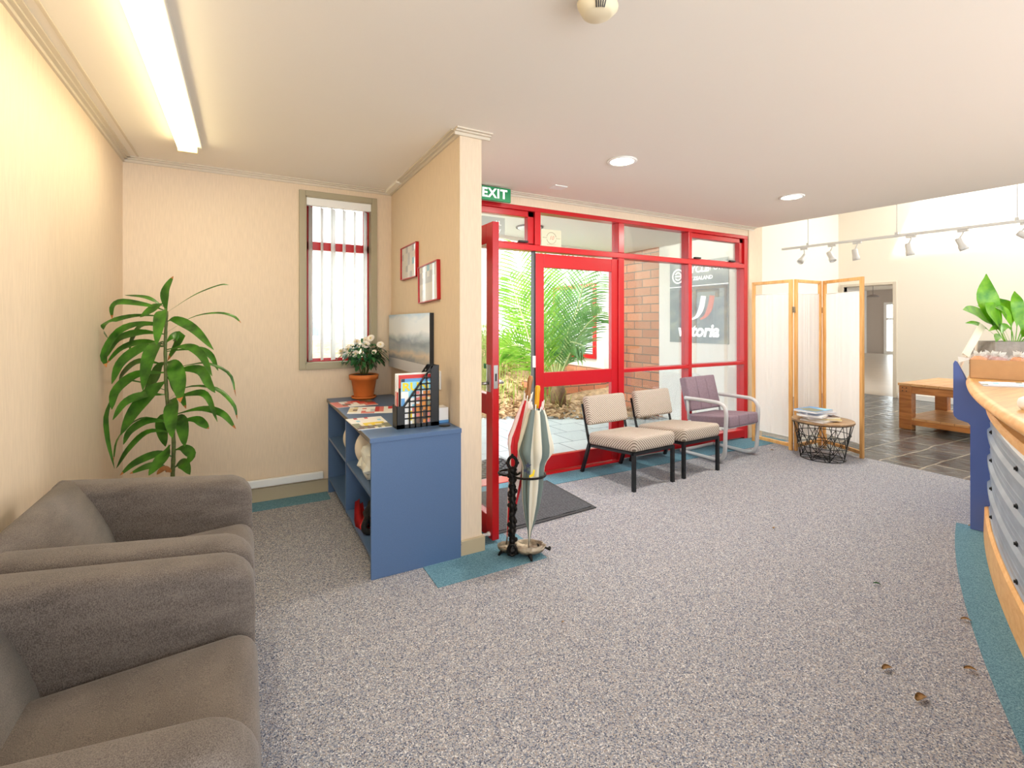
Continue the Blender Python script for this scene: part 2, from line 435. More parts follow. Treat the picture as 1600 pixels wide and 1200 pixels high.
def blade(bm, pts, w, hint, n=10, fold=.25, prof=None, mi=0, tipmi=None):
    """leaf strip of three verts across, width profile along its length"""
    P = catmull(pts, n); rows = []
    for i, p in enumerate(P):
        t = i / n
        tg = (P[min(i + 1, n)] - P[max(i - 1, 0)]).normalized()
        side = tg.cross(Vector(hint))
        if side.length < 1e-4: side = tg.cross(Vector((.3, .5, .8)))
        side.normalize(); nrm = side.cross(tg)
        ww = w * (prof(t) if prof else math.sin(PI * min(1, .08 + .92 * t)) ** .7)
        rows.append((bm.verts.new(p - side * ww + nrm * fold * ww), bm.verts.new(p), bm.verts.new(p + side * ww + nrm * fold * ww)))
    for i, (a, b) in enumerate(zip(rows, rows[1:])):
        for k in (0, 1):
            f = bm.faces.new((a[k], a[k + 1], b[k + 1], b[k])); f.smooth = True
            f.material_index = tipmi if (tipmi is not None and i >= n - 1) else mi

def obj(name, bm, mats, parent=None, world=False, smooth=None):
    me = bpy.data.meshes.new(name)
    if world and parent is not None:
        bm.transform(parent.matrix_basis.inverted() if parent.parent is None else (parent.parent.matrix_basis @ parent.matrix_basis).inverted())
    bm.to_mesh(me); bm.free()
    for m in (mats if isinstance(mats, (list, tuple)) else [mats]): me.materials.append(MT[m] if isinstance(m, str) else m)
    if smooth is not None:
        for p in me.polygons: p.use_smooth = smooth
    o = bpy.data.objects.new(name, me); COL.objects.link(o)
    if parent is not None: o.parent = parent
    return o

def tag(o, label=None, cat=None, group=None, kind=None):
    if label: o['label'] = label
    if cat: o['category'] = cat
    if group: o['group'] = group
    if kind: o['kind'] = kind
    return o

def thing(name, label, cat, loc=(0, 0, 0), rz=0., group=None, kind=None):
    o = bpy.data.objects.new(name, None); COL.objects.link(o); o.empty_display_size = .05
    o.location = loc; o.rotation_euler = (0, 0, rz)
    o.matrix_basis = Matrix.Translation(loc) @ Matrix.Rotation(rz, 4, 'Z')
    return tag(o, label, cat, group, kind)

def struct(name, bm, mats, label, cat='structure'):
    o = obj(name, bm, mats); return tag(o, label, cat, kind='structure')

def dup(root, loc, rz, label, group=None):
    r = root.copy(); COL.objects.link(r); r.matrix_basis = Matrix.Translation(loc) @ Matrix.Rotation(rz, 4, 'Z'); r['label'] = label
    if group: r['group'] = group
    for ch in list(root.children):
        c = ch.copy(); COL.objects.link(c); c.parent = r
        for g in ch.children:
            d = g.copy(); COL.objects.link(d); d.parent = c
    return r

B = bmesh.new
def text(name, s, size, mat, mtx, parent=None, ext=.001, off=0., shear=0., sx=1., spacing=1.):
    cu = bpy.data.curves.new(name, 'FONT'); cu.body = s; cu.size = size; cu.extrude = ext; cu.offset = off; cu.shear = shear
    cu.align_x = 'CENTER'; cu.align_y = 'CENTER'; cu.space_character = spacing; cu.resolution_u = 3
    to = bpy.data.objects.new('tmp', cu); COL.objects.link(to)
    dg = bpy.context.evaluated_depsgraph_get(); me = bpy.data.meshes.new_from_object(to.evaluated_get(dg))
    bpy.data.objects.remove(to); me.name = name
    me.transform(mtx @ Matrix.Diagonal((sx, 1, 1, 1)))
    if parent is not None: me.transform(parent.matrix_basis.inverted())
    me.materials.clear(); me.materials.append(MT[mat] if isinstance(mat, str) else mat)
    o = bpy.data.objects.new(name, me); COL.objects.link(o)
    if parent is not None: o.parent = parent
    return o
def frameM(o, x, y):
    x = Vector(x); y = Vector(y); z = x.cross(y)
    m = Matrix((x, y, z)).transposed().to_4x4(); m.translation = Vector(o); return m

# ================================================================== ROOM SHELL
CH = 2.4
bm = B(); prism(bm, [(-.81, -2.2), (5.28, -2.2), (5.28, 3.56), (1.19, 3.56), (1.19, 4.12), (-.81, 4.12)], -.1, 0)
struct('floor', bm, 'carpet', 'speckled blue-grey carpet of the reception room', 'floor')
bm = B(); prism(bm, [(5.28, -2.6), (10.1, -2.6), (10.1, 5.25), (5.28, 5.25)], -.1, -.002)
struct('floor_slate', bm, 'slate', 'dark glossy slate tiles of the tall room', 'floor')
bm = B(); prism(bm, [(10.1, 0), (26, 0), (26, 11.4), (10.1, 11.4)], -.1, -.004)
struct('floor_hall', bm, 'vinyl', 'pale floor of the hall beyond the far doorway', 'floor')
# teal carpet borders
bm = B(); prism(bm, [(-.71, 3.8), (.55, 3.8), (.55, 4.0), (-.71, 4.0)], 0, .003)
struct('floor_border_back', bm, 'teal', 'teal carpet strip along the back wall', 'floor')
bm = B(); prism(bm, [(.83, 2.27), (1.47, 2.27), (1.47, 2.62), (1.4, 2.62), (1.4, 3.53), (1.19, 3.53), (1.19, 2.53), (.83, 2.53)], 0, .003)
struct('floor_border_partition', bm, 'teal', 'teal carpet patch around the partition end', 'floor')
bm = B(); prism(bm, [(1.4, 3.28), (5.0, 3.24), (5.28, 3.24), (5.28, 3.56), (1.4, 3.56)], 0, .003)
struct('floor_border_glazing', bm, 'teal', 'teal carpet strip below the red glazing', 'floor')
# ceiling and bulkhead
bm = B(); prism(bm, [(-.81, -2.2), (5.65, -2.2), (5.1, 3.63), (1.19, 3.63), (1.19, 4.12), (-.81, 4.12)], CH, CH + .12)
struct('ceiling', bm, 'ceil', 'smooth off-white ceiling of the reception', 'ceiling')
bm = B(); prism(bm, [(5.55, -2.2), (5.65, -2.2), (5.11, 3.53), (5.01, 3.53)], CH + .12, 4.2)
struct('wall_bulkhead', bm, 'wall2', 'wall above the ceiling edge, facing the tall room', 'wall')
# walls
bm = B(); box(bm, -.81, -.71, -2.2, 4.12, 0, CH)
struct('wall_left', bm, 'wall', 'cream wallpapered wall behind the armchairs', 'wall')
WX0, WX1, WZ0, WZ1 = .395, .895, 1.0, 2.283
bm = B()
for a in ((-.71, WX0, 0, CH), (WX1, 1.055, 0, CH), (WX0, WX1, 0, WZ0), (WX0, WX1, WZ1, CH)): box(bm, a[0], a[1], 4.0, 4.12, a[2], a[3])
bmesh.ops.remove_doubles(bm, verts=bm.verts, dist=1e-4)
struct('wall_back', bm, 'wall', 'cream wallpapered wall with the narrow window', 'wall')
bm = B(); box(bm, 1.055, 1.19, 2.53, 4.12, 0, CH)
struct('wall_partition', bm, 'wall', 'cream partition wall behind the blue shelf unit', 'wall')
bm = B(); box(bm, 1.19, 5.11, 3.53, 3.65, 2.302, CH)
struct('wall_header', bm, 'wall', 'cream band of wall above the red glazing', 'wall')
bm = B(); box(bm, 5.01, 5.25, 3.52, 3.65, 0, CH); box(bm, 5.08, 5.25, 3.52, 3.65, CH, 4.2)
struct('wall_column', bm, 'wall', 'narrow cream wall end right of the red glazing', 'wall')
bm = B(); box(bm, 5.08, 5.25, 3.65, 4.95, 0, 4.2)
struct('wall_outside', bm, 'outwhite', 'white rendered outside wall carrying the poster', 'wall')
bm = B(); box(bm, 5.08, 5.25, 4.95, 5.75, 0, 4.2)
struct('wall_brick', bm, 'brickY', 'orange brick outside wall beyond the white render', 'wall')
bm = B(); box(bm, 5.25, 10.1, 5.13, 5.25, 0, 4.2)
struct('wall_recess', bm, 'wall2', 'cream wall behind the folding screen', 'wall')
bm = B(); box(bm, 5.66, 10.1, -2.7, -2.6, 0, 4.2); struct('wall_tall_added', bm, 'wall2', 'added unseen cream wall closing the tall room', 'wall')  # unseen, put in to keep open sky out of the glazing reflections
bm = B()
DY0, DY1, DZ = 4.23, 5.03, 1.995
for a in ((-2.6, DY0, 0, 4.2), (DY1, 5.13, 0, 4.2), (DY0, DY1, DZ, 4.2)): box(bm, 10.0, 10.1, a[0], a[1], a[2], a[3])
bmesh.ops.remove_doubles(bm, verts=bm.verts, dist=1e-4)
struct('wall_far', bm, 'wall2', 'cream far wall with an open doorway', 'wall')
bm = B()
for y0, y1, z0, z1 in ((DY0 - .06, DY0, 0, DZ + .05), (DY1, DY1 + .06, 0, DZ + .05), (DY0, DY1, DZ, DZ + .05)): box(bm, 9.975, 10.11, y0, y1, z0, z1, .004)
struct('trim_doorway', bm, 'trim', 'pale frame around the far doorway', 'trim')
# hall beyond
bm = B()
for a in ((0, 9.55, 0, 2.75), (10.43, 11.4, 0, 2.75), (9.55, 10.43, 2.16, 2.75)): box(bm, 24, 24.2, a[0], a[1], a[2], a[3])
bmesh.ops.remove_doubles(bm, verts=bm.verts, dist=1e-4)
struct('wall_hall_end', bm, 'hallwall', 'grey wall at the end of the hall', 'wall')
bm = B(); box(bm, 10.1, 24, 11.15, 11.4, 0, 2.75)
struct('wall_hall_side', bm, 'outwhite', 'pale side wall of the hall', 'wall')
bm = B(); box(bm, 10.1, 16.5, -.1, 0, 0, 2.75)
struct('wall_hall_added', bm, 'hallwall', 'added unseen grey wall along the near side of the hall', 'wall')  # unseen, put in to cut the daylight entering the hall sideways
bm = B(); box(bm, 10.1, 24.2, 0, 11.4, 2.75, 2.85)
struct('ceiling_hall', bm, 'ceil', 'ceiling of the hall beyond the doorway', 'ceiling')
hd = thing('door_3', 'white framed glazed door at the hall end', 'door', (24, 10, 0), kind='structure')
bm = B()
for a in ((9.5, 9.6, 0, 2.2), (10.38, 10.48, 0, 2.2), (9.6, 10.38, 2.1, 2.2), (9.6, 10.38, 1.45, 1.53), (9.6, 10.38, 0, .12)): box(bm, 23.95, 24.05, a[0], a[1], a[2], a[3])
obj('frame', bm, 'outwhite', hd, True)
bm = B(); box(bm, 23.99, 24.0, 9.6, 10.38, .12, 2.1); obj('glass', bm, 'glass', hd, True)
hp = at_d(1364, 463, 15.5); hl = thing('hall_pendant', 'shallow round pendant lamp hanging in the hall beyond the doorway', 'lamp', hp)
bm = B(); lathe(bm, [(0, .06), (.06, .055), (.14, .02), (.17, -.02), (.165, -.02), (.13, .01), (0, .04)], 28); obj('shade', bm, 'gap', hl)
bm = B(); tube(bm, [(0, 0, .05), (0, 0, 2.75 - hp.z)], .008, 6); obj('rod', bm, 'gap', hl)

# tall room ceiling with a skylight slot close to the far wall
bm = B()
prism(bm, [(5.1, -2.6), (8.9, -2.6), (8.9, 5.25), (5.1, 5.25)], 4.2, 4.3); prism(bm, [(9.9, -2.6), (10.1, -2.6), (10.1, 5.25), (9.9, 5.25)], 4.2, 4.3); prism(bm, [(8.9, 3.6), (9.9, 3.6), (9.9, 5.25), (8.9, 5.25)], 4.2, 4.3)
struct('ceiling_tall_room', bm, 'ceil', 'high ceiling with a skylight opening', 'ceiling')

# cornices
def cornice(name, p, q, inward, label):
    bm = B(); p = Vector(p); q = Vector(q); i = Vector(inward)
    def strip(a0, a1, z0, z1):
        for_pts = [p + i * a0, q + i * a0, q + i * a1, p + i * a1]
        prism(bm, [(v.x, v.y) for v in for_pts], z0, z1)
    strip(0, .012, CH - .032, CH); strip(.012, .03, CH - .016, CH); strip(.03, .05, CH - .008, CH)
    struct(name, bm, 'trim', label, 'trim')
cornice('trim_left', (-.71, -2.2), (-.71, 4.0), (1, 0), 'cornice along the left wall')
cornice('trim_back', (-.71, 4.0), (1.055, 4.0), (0, -1), 'cornice along the back wall')
cornice('trim_partition', (1.055, 2.53), (1.055, 4.0), (-1, 0), 'cornice along the partition')
cornice('trim_partition_end', (1.02, 2.53), (1.24, 2.53), (0, -1), 'cornice over the partition end')
cornice('trim_header', (1.19, 3.53), (5.1, 3.53), (0, -1), 'cornice above the red glazing')
# left wall cover strip set in from the wall
bm = B(); box(bm, -.625, -.612, -2.2, 3.93, CH - .006, CH); struct('trim_ceiling_joint', bm, 'trim', 'thin joint strip on the ceiling by the left wall', 'trim')
# skirtings
bm = B(); box(bm, -.71, 1.05, 3.985, 4.0, 0, .1, .003); struct('baseboard_back', bm, 'skirt', 'beige skirting along the back wall', 'baseboard')
bm = B(); box(bm, -.71, -.695, -2.2, 3.985, 0, .1, .003); struct('baseboard_left', bm, 'skirt', 'beige skirting along the left wall', 'baseboard')
bm = B(); box(bm, 1.04, 1.205, 2.512, 2.53, 0, .085, .003); box(bm, 1.19, 1.205, 2.53, 3.5, 0, .085, .003)
struct('baseboard_partition', bm, 'skirt', 'beige skirting around the partition end', 'baseboard')
bm = B(); box(bm, 9.985, 10.0, -2.6, 4.16, 0, .09, .003); struct('baseboard_far', bm, 'white', 'pale skirting along the far wall', 'baseboard')
bm = B(); box(bm, -.66, .52, 3.955, 3.984, .115, .17, .006)
struct('trim_cable_trunking', bm, 'whitepl', 'white cable trunking above the back skirting', 'trim')

# ------------------------------------------------------------------ window_1 in the back wall
w1 = thing('window_1', 'narrow red-framed window in the back wall', 'window', (.645, 4.05, 1.0), kind='structure')
bm = B()
for a in ((.35, WX0, .953, 2.325), (WX1, .935, .953, 2.325), (WX0, WX1, .953, WZ0), (WX0, WX1, WZ1, 2.325)): box(bm, a[0], a[1], 3.982, 4.0, a[2], a[3], .003)
for a in ((WX0, WX0 + .008, WZ0, WZ1), (WX1 - .008, WX1, WZ0, WZ1), (WX0, WX1, WZ0, WZ0 + .008), (WX0, WX1, WZ1 - .008, WZ1)): box(bm, a[0], a[1], 3.985, 4.12, a[2], a[3])
obj('architrave', bm, 'arch', w1, True)
bm = B()
for a in ((.403, .425, 1.008, 2.275), (.865, .887, 1.008, 2.275), (.403, .887, 1.008, 1.035), (.403, .887, 2.25, 2.275), (.403, .887, 1.885, 1.95), (.425, .455, 1.95, 2.25), (.84, .865, 1.95, 2.25)):
    box(bm, a[0], a[1], 4.07, 4.11, a[2], a[3], .003)
obj('frame', bm, 'red', w1, True)
bm = B(); box(bm, .42, .87, 4.088, 4.092, 1.03, 2.24); obj('glass', bm, 'glass', w1, True)
# vertical blind
vb = thing('vertical_blind', 'white vertical fabric blind hanging in the narrow back window', 'blind', (.645, 4.02, 2.22))
bm = B(); box(bm, .402, .888, 3.99, 4.03, 2.215, 2.275, .004); obj('headrail', bm, 'whitepl', vb, True)
for k in range(6):
    x = .436 + k * .083
    bm = B(); ang = math.radians(62 + 7 * math.sin(k * 2.1))
    m = Matrix.Translation((x, 4.032, 0)) @ Matrix.Rotation(ang, 4, 'Z')
    n = 6; rows = []
    for i in range(n + 1):
        u = -.04 + .08 * i / n; v = .004 * math.sin(PI * i / n)
        rows.append([bm.verts.new(m @ Vector((u, v, z))) for z in (1.02, 1.4, 1.8, 2.215)])
    for a, b in zip(rows, rows[1:]):
        for i in range(3): bm.faces.new((a[i], b[i], b[i + 1], a[i + 1])).smooth = True
    r = bmesh.ops.solidify(bm, geom=bm.faces[:], thickness=.001)
    obj('slat', bm, 'slat', vb, True)

# ------------------------------------------------------------------ red glazing
FY0, FY1 = 3.53, 3.63
w2 = thing('window_2', 'red-framed glazed entrance wall', 'window', (3.1, 3.58, 0), kind='structure')
bm = B()
def fb(x0, x1, z0, z1, y0=FY0, y1=FY1): box(bm, x0, x1, y0, y1, z0, z1, .004)
fb(1.2, 5.005, 2.265, 2.302); fb(1.2, 1.255, 0, 2.265); fb(4.945, 5.005, 0, 2.265)
fb(1.255, 4.945, 1.93, 1.98)
fb(2.165, 2.224, 1.98, 2.265); fb(3.095, 3.165, 0, 1.93); fb(3.095, 3.165, 1.98, 2.265); fb(4.045, 4.095, 0.1, 1.93); fb(4.045, 4.095, 1.98, 2.265)
fb(3.165, 4.945, .02, .105); fb(3.165, 4.045, .838, .872); fb(4.095, 4.945, .842, .876)
for x0, x1 in ((1.255, 2.165), (4.095, 4.945)):      # awning sashes
    fb(x0, x0 + .055, 1.98, 2.265, 3.55, 3.61) if x0 < 2 else None
    fb(x1 - .06, x1, 1.98, 2.265, 3.55, 3.61); fb(x0, x1, 2.215, 2.265, 3.55, 3.61); fb(x0, x1, 1.98, 1.995, 3.55, 3.61)
fb(2.2, 3.095, -.01, .012, 3.5, 3.65); fb(1.255, 2.2, -.01, .008, 3.5, 3.65)
obj('frame', bm, 'red', w2, True)
for x0, x1, z0, z1 in ((1.3, 2.11, 1.99, 2.22), (2.224, 3.095, 1.98, 2.265), (3.165, 4.045, 1.98, 2.265), (4.095, 4.89, 1.99, 2.22), (3.165, 4.045, .872, 1.93), (4.095, 4.945, .876, 1.93), (3.165, 4.045, .105, .838), (4.095, 4.945, .105, .842)):
    bm = B(); box(bm, x0, x1, 3.585, 3.591, z0, z1); obj('glass', bm, 'glass', w2, True)
for x, z in ((4.18, 2.0), (4.74, 2.0), (2.05, 2.0)):
    bm = B(); box(bm, x - .045, x + .045, 3.52, 3.55, z - .008, z + .008, .004); obj('window_stay', bm, 'black', w2, True)

def door_leaf(name, label, loc, rz, handle=True):
    """hinge at local origin, leaf along +x"""
    d = thing(name, label, 'door', loc, rz, kind='structure')
    W = .925
    bm = B()
    for a in ((0, .085, .02, 1.915), (W - .085, W, .02, 1.915), (.085, W - .085, 1.795, 1.915), (.085, W - .085, .755, .88), (.085, W - .085, .02, .15)):
        box(bm, a[0], a[1], -.022, .022, a[2], a[3], .003)
    obj('frame', bm, 'red', d)
    for z0, z1 in ((.88, 1.795), (.15, .755)):
        bm = B(); box(bm, .083, W - .083, -.003, .003, z0 - .003, z1 + .003); obj('glass', bm, 'glass', d)
    for z in (.25, .95, 1.8):
        bm = B(); box(bm, -.012, .012, -.045, -.022, z - .06, z + .06, .004); obj('hinge', bm, 'black', d)
    if handle:
        bm = B(); box(bm, W - .002, W + .002, -.014, .014, .92, 1.06, .001); obj('lock_plate', bm, 'steel', d)
        bm = B(); box(bm, W - .001, W + .004, -.005, .005, .965, 1.01, .001); obj('latch', bm, 'blackmetal', d)
        for s in (-1, 1):
            bm = B(); box(bm, W - .065, W - .025, s * .022, s * .028, .9, 1.06, .002)
            h = obj('handle_plate', bm, 'steel', d)
            bm = B(); tube(bm, [(W - .045, s * .025, .95), (W - .045, s * .07, .95)], .009); tube(bm, catmull([(W - .045, s * .07, .95), (W - .08, s * .075, .95), (W - .165, s * .072, .952)], 6), .009)
            obj('handle', bm, 'steel', h)
    return d
d1 = door_leaf('door_1', 'red glazed door leaf standing open into the room', (1.3, 3.49, 0), -PI / 2)
d2 = door_leaf('door_2', 'closed red glazed door leaf left of the brick view', (3.105, 3.565, 0), PI, handle=False)
bm = B(); box(bm, 2.165, 2.18, 3.545, 3.6, .02, 1.93, .002); obj('weather_strip', bm, 'black', w2, True)
bm = B(); box(bm, 2.158, 2.172, 3.53, 3.56, .93, 1.03, .002); obj('strike_plate', bm, 'whitepl', w2, True)
# stickers and a green stand-in patch on the glass
s1 = thing('window_sticker', 'square beige frosted sticker with a round emblem on the fanlight', 'sticker', (2.367, 3.583, 2.06))
bm = B(); box(bm, 2.263, 2.471, 3.5815, 3.5845, 1.99, 2.137); obj('film', bm, 'sticker', s1, True)
bm = B()
for a0, a1 in ((15, 165), (195, 345)):
    tube(bm, [(2.367 + .05 * math.cos(math.radians(a)), 3.5805, 2.063 + .05 * math.sin(math.radians(a))) for a in range(a0, a1 + 1, 10)], .0022, 6)
tube(bm, [(2.275, 3.5805, 2.063), (2.32, 3.5805, 2.063)], .002, 6); tube(bm, [(2.414, 3.5805, 2.063), (2.46, 3.5805, 2.063)], .002, 6); tube(bm, [(2.32, 3.5805, 2.005), (2.414, 3.5805, 2.005)], .0015, 6)
obj('ring', bm, 'stickline', s1, True)
text('lettering', '10', .05, 'stickred', frameM((2.367, 3.581, 2.063), (1, 0, 0), (0, 0, 1)), s1, shear=.3)
s2 = thing('window_sticker', 'grey frosted lettered sticker half hidden by the open door top', 'sticker', (1.8, 3.583, 2.1))
bm = B(); box(bm, 1.62, 1.9, 3.5815, 3.5845, 2.05, 2.19); obj('film', bm, 'stickerg', s2, True)
text('lettering', 'AL\nBy', .055, 'paperw', frameM((1.835, 3.581, 2.115), (1, 0, 0), (0, 0, 1)), s2)
s3 = thing('door_green_patch', 'small green patch on the open door glass standing for a distant sign', 'sticker', (1.297, 2.75, .98))
bm = B(); box(bm, 1.294, 1.2965, 2.66, 2.72, 1.03, 1.06); obj('film', bm, 'green', s3, True)  # green patch stands in for a distant sign beyond the glass

# exit sign
ex = thing('exit_sign', 'green exit sign with white letters above the red entrance', 'sign', (1.74, 3.44, 2.29))
bm = B(); box(bm, 1.54, 1.872, 3.425, 3.447, 2.282, 2.392, .003); obj('sign_board', bm, 'green', ex, True)
text('lettering', 'EXIT', .1, 'signlet', frameM((1.725, 3.4245, 2.337), (1, 0, 0), (0, 0, 1)), ex, off=.003, sx=1.0, spacing=1.12)

# ================================================================== OUTDOORS
bm = B(); prism(bm, [(1.19, 3.56), (5.08, 3.56), (5.08, 9), (-2, 12), (-8, 12), (-8, 4.12), (1.19, 4.12)], -.1, -.006)
struct('ground_paving', bm, 'paver', 'grey square pavers outside the entrance', 'ground')
bm = B(); prism(bm, [(-14, 4.2), (30, 4.2), (30, 40), (-14, 40)], -.2, -.11)
struct('ground', bm, 'outgrey', 'pale ground further outside', 'ground')
bm = B(); prism(bm, [(1.0, 3.65), (5.08, 3.65), (5.08, 5.68), (3.86, 5.51), (2.77, 5.19), (1.0, 4.9)], CH - .02, CH + .1); prism(bm, [(5.08, 5.68), (3.86, 5.51), (2.77, 5.19), (1.0, 4.9), (1.0, 4.96), (2.77, 5.25), (3.86, 5.57), (5.08, 5.74)], CH - .06, CH + .1)
struct('ceiling_porch', bm, 'soffit', 'off-white porch soffit outside the entrance', 'ceiling')
dl = thing('porch_light', 'round porch light under the soffit outside the fanlight', 'light', (2.75, 4.6, 2.38))
bm = B(); lathe(bm, [(0, 2.345), (.1, 2.348), (.13, 2.36), (.14, 2.38)], 24, 2.75, 4.6); obj('diffuser', bm, 'white', dl, True)
bm = B(); tube(bm, [(2.75 + .145 * math.cos(a * PI / 12), 4.6 + .145 * math.sin(a * PI / 12), 2.372) for a in range(24)], .01, 6, True); obj('rim', bm, 'gap', dl, True)

# bed
eu = Vector((cT, -sT, 0)); ev = Vector((sT, cT, 0)); o0 = ev * 6.6
def bedz(u, v):
    t = min(1, max(0, v / 3.0)); q = min(1, max(0, (u + .2) / .8)); return -.02 + .95 * (t * t * (3 - 2 * t)) * (1 - .72 * q * q * (3 - 2 * q)) + .05 * noise.noise(Vector((u * 1.3, v * 1.3, 0)))
bm = B(); g = []
for i in range(41):
    u = -5.0 + 7.6 * i / 40
    g.append([bm.verts.new(o0 + eu * u + ev * (4.5 * j / 24 + .15 * math.sin(u * 2.2) * (1 if j == 0 else .3)) + Vector((0, 0, bedz(u, 4.5 * j / 24) - (.1 if j == 0 else 0)))) for j in range(25)])
for a, b in zip(g, g[1:]):
    for j in range(24): bm.faces.new((a[j], b[j], b[j + 1], a[j + 1])).smooth = True
struct('ground_bed', bm, 'bed', 'sloping garden bed outside the glazing', 'ground')
bm = B(); rnd = random.Random(3)
for k in range(2600):
    u = rnd.uniform(-3.2, 2.2); v = abs(rnd.gauss(.2, .8)); 
    if v > 3.4: continue
    p = o0 + eu * u + ev * v + Vector((0, 0, bedz(u, v) + .012 + rnd.random() * .04))
    if p.x > 5.0: continue
    a = rnd.uniform(0, 6.3); L = rnd.uniform(.03, .075); tl = rnd.uniform(-.6, .6)
    d = Vector((math.cos(a), math.sin(a), tl)) * L; w = Vector((-math.sin(a), math.cos(a), rnd.uniform(-.5, .5))) * L * .45
    q = [bm.verts.new(p - d), bm.verts.new(p + w + Vector((0, 0, .012))), bm.verts.new(p + d), bm.verts.new(p - w + Vector((0, 0, .012)))]
    bm.faces.new(q)
tag(obj('leaf_litter', bm, 'litter'), 'dry brown leaves littering the garden bed outside', 'leaves', kind='stuff')
bm = B()
for k in range(1500):
    u = rnd.uniform(-2.4, .95); v = rnd.uniform(.5, 3.0)
    if rnd.random() < .5: u = rnd.gauss(-.7, .35)
    p = o0 + eu * u + ev * v + Vector((0, 0, bedz(u, v)))
    if p.x > 4.95: continue
    a = rnd.uniform(0, 6.3); h = rnd.uniform(.12, .5); r = rnd.uniform(.03, .22)
    blade(bm, [p, p + Vector((math.cos(a) * r * .4, math.sin(a) * r * .4, h * .6)), p + Vector((math.cos(a) * r, math.sin(a) * r, h))], .006, (math.cos(a), math.sin(a), .3), 3, 0)
tag(obj('grass', bm, 'grassy'), 'yellow green grass growing on the garden bed outside', 'grass', kind='stuff')

# palm
def frond(bm, pts, leafL, n=34, mi=(0, 1), seed=0, w=.011, plane=None):
    rr = random.Random(seed); P = catmull(pts, n)
    tube(bm, P, [.016 * (1 - .8 * i / n) + .002 for i in range(n + 1)], 5, mi=mi[1])
    for i in range(5, n + 1):
        t = i / n; tg = (P[min(i + 1, n)] - P[max(i - 1, 0)]).normalized()
        up = Vector(plane) if plane else Vector((0, 0, 1)); sd = tg.cross(up)
        if sd.length < .05: sd = tg.cross(Vector((0, 1, 0)))
        sd.normalize(); nm = sd.cross(tg)
        L = leafL * (math.sin(PI * min(1, .18 + .8 * t)) ** .6) * rr.uniform(.85, 1.1)
        for s in (-1, 1):
            dr = (sd * s * .8 + tg * .65 + nm * rr.uniform(-.1, .25)).normalized()
            a = P[i]; b = a + dr * L * .55; c = a + dr * L + Vector((0, 0, -.12 * L))
            blade(bm, [a, b, c], w, nm, 3, .2, mi=mi[0])
palm = thing('palm', 'feathery green palm growing in the garden bed outside the doors', 'palm', at_d(872, 600, 7.5) - Vector((0, 0, .25)))
pb = at_d(872, 592, 7.5)
def PF(*a): return [at_d(x, y, d) for x, y, d in a]
fr = [PF((868, 590, 7.4), (846, 520, 7.1), (822, 450, 6.9), (800, 372, 6.9)), PF((862, 600, 7.3), (838, 560, 6.9), (815, 490, 6.7), (796, 432, 6.7)),
      PF((872, 590, 7.5), (884, 530, 7.3), (902, 480, 7.2), (922, 405, 7.2)), PF((872, 590, 7.5), (878, 520, 7.6), (884, 460, 7.7), (882, 400, 7.8)),
      PF((870, 590, 7.5), (858, 520, 7.4), (850, 460, 7.3), (842, 400, 7.3)), PF((874, 592, 7.5), (892, 550, 7.2), (915, 510, 7.0), (940, 488, 6.8)),
      PF((874, 592, 7.5), (890, 520, 7.5), (912, 470, 7.5), (940, 430, 7.6)), PF((868, 594, 7.5), (845, 560, 7.3), (812, 540, 7.2), (782, 545, 7.1)),
      PF((870, 592, 7.6), (862, 540, 7.9), (850, 490, 8.1), (830, 450, 8.3)), PF((870, 592, 7.6), (875, 555, 7.4), (890, 535, 7.1), (912, 540, 6.9)),
      PF((868, 592, 7.6), (852, 545, 7.7), (828, 500, 7.8), (790, 470, 7.9))]
for k, f in enumerate(fr):
    bm = B(); frond(bm, f, .62 if k < 5 else .5, 34, seed=k, w=.0115, plane=(sT + .5 * math.sin(k * 2.3), cT, .35 * math.cos(k * 1.7))); obj('frond', bm, ['palm' if k in (0, 1, 4, 7, 10) else 'palm2', 'rach'], palm, True)
bm = B(); tube(bm, [pb + Vector((0, 0, -.45)), pb + Vector((0, 0, -.2)), pb], [.13, .12, .06], 10); obj('trunk', bm, 'bark', palm, True)
# bushy shrub at the left of the bed
def shrub(name, label, c, r, n, mat, seed, L=(.05, .1)):
    rr = random.Random(seed); t = thing(name, label, 'shrub', (c[0], c[1], c[2] - r[2])); bm = B()
    for k in range(n):
        d = Vector((rr.gauss(0, 1), rr.gauss(0, 1), rr.gauss(0, 1))).normalized(); q = rr.uniform(.45, 1)
        p = Vector((c[0] + d.x * r[0] * q, c[1] + d.y * r[1] * q, c[2] + d.z * r[2] * q))
        l = rr.uniform(*L); dv = (d + Vector((rr.uniform(-.7, .7), rr.uniform(-.7, .7), rr.uniform(-.2, .8)))).normalized()
        blade(bm, [p, p + dv * l * .5, p + dv * l + Vector((0, 0, -.2 * l))], l * .16, d, 3, .2)
    obj('foliage', bm, mat, t, True)
    bm = B()
    for k in range(6):
        a = k * 1.05; tube(bm, [(c[0] + .05 * math.cos(a), c[1] + .05 * math.sin(a), c[2] - r[2]), (c[0] + r[0] * .5 * math.cos(a), c[1] + r[1] * .5 * math.sin(a), c[2])], .012, 5)
    obj('stem', bm, 'bark', t, True)
c = at_d(770, 560, 8.3); shrub('shrub', 'pale green shrub seen through the open door glass', c, (.55, .5, .6), 900, 'grassy', 5)
c = at_d(835, 545, 9.2); shrub('shrub', 'dense yellow green shrub behind the palm fronds', c, (.8, .5, .55), 1300, 'palm', 6)
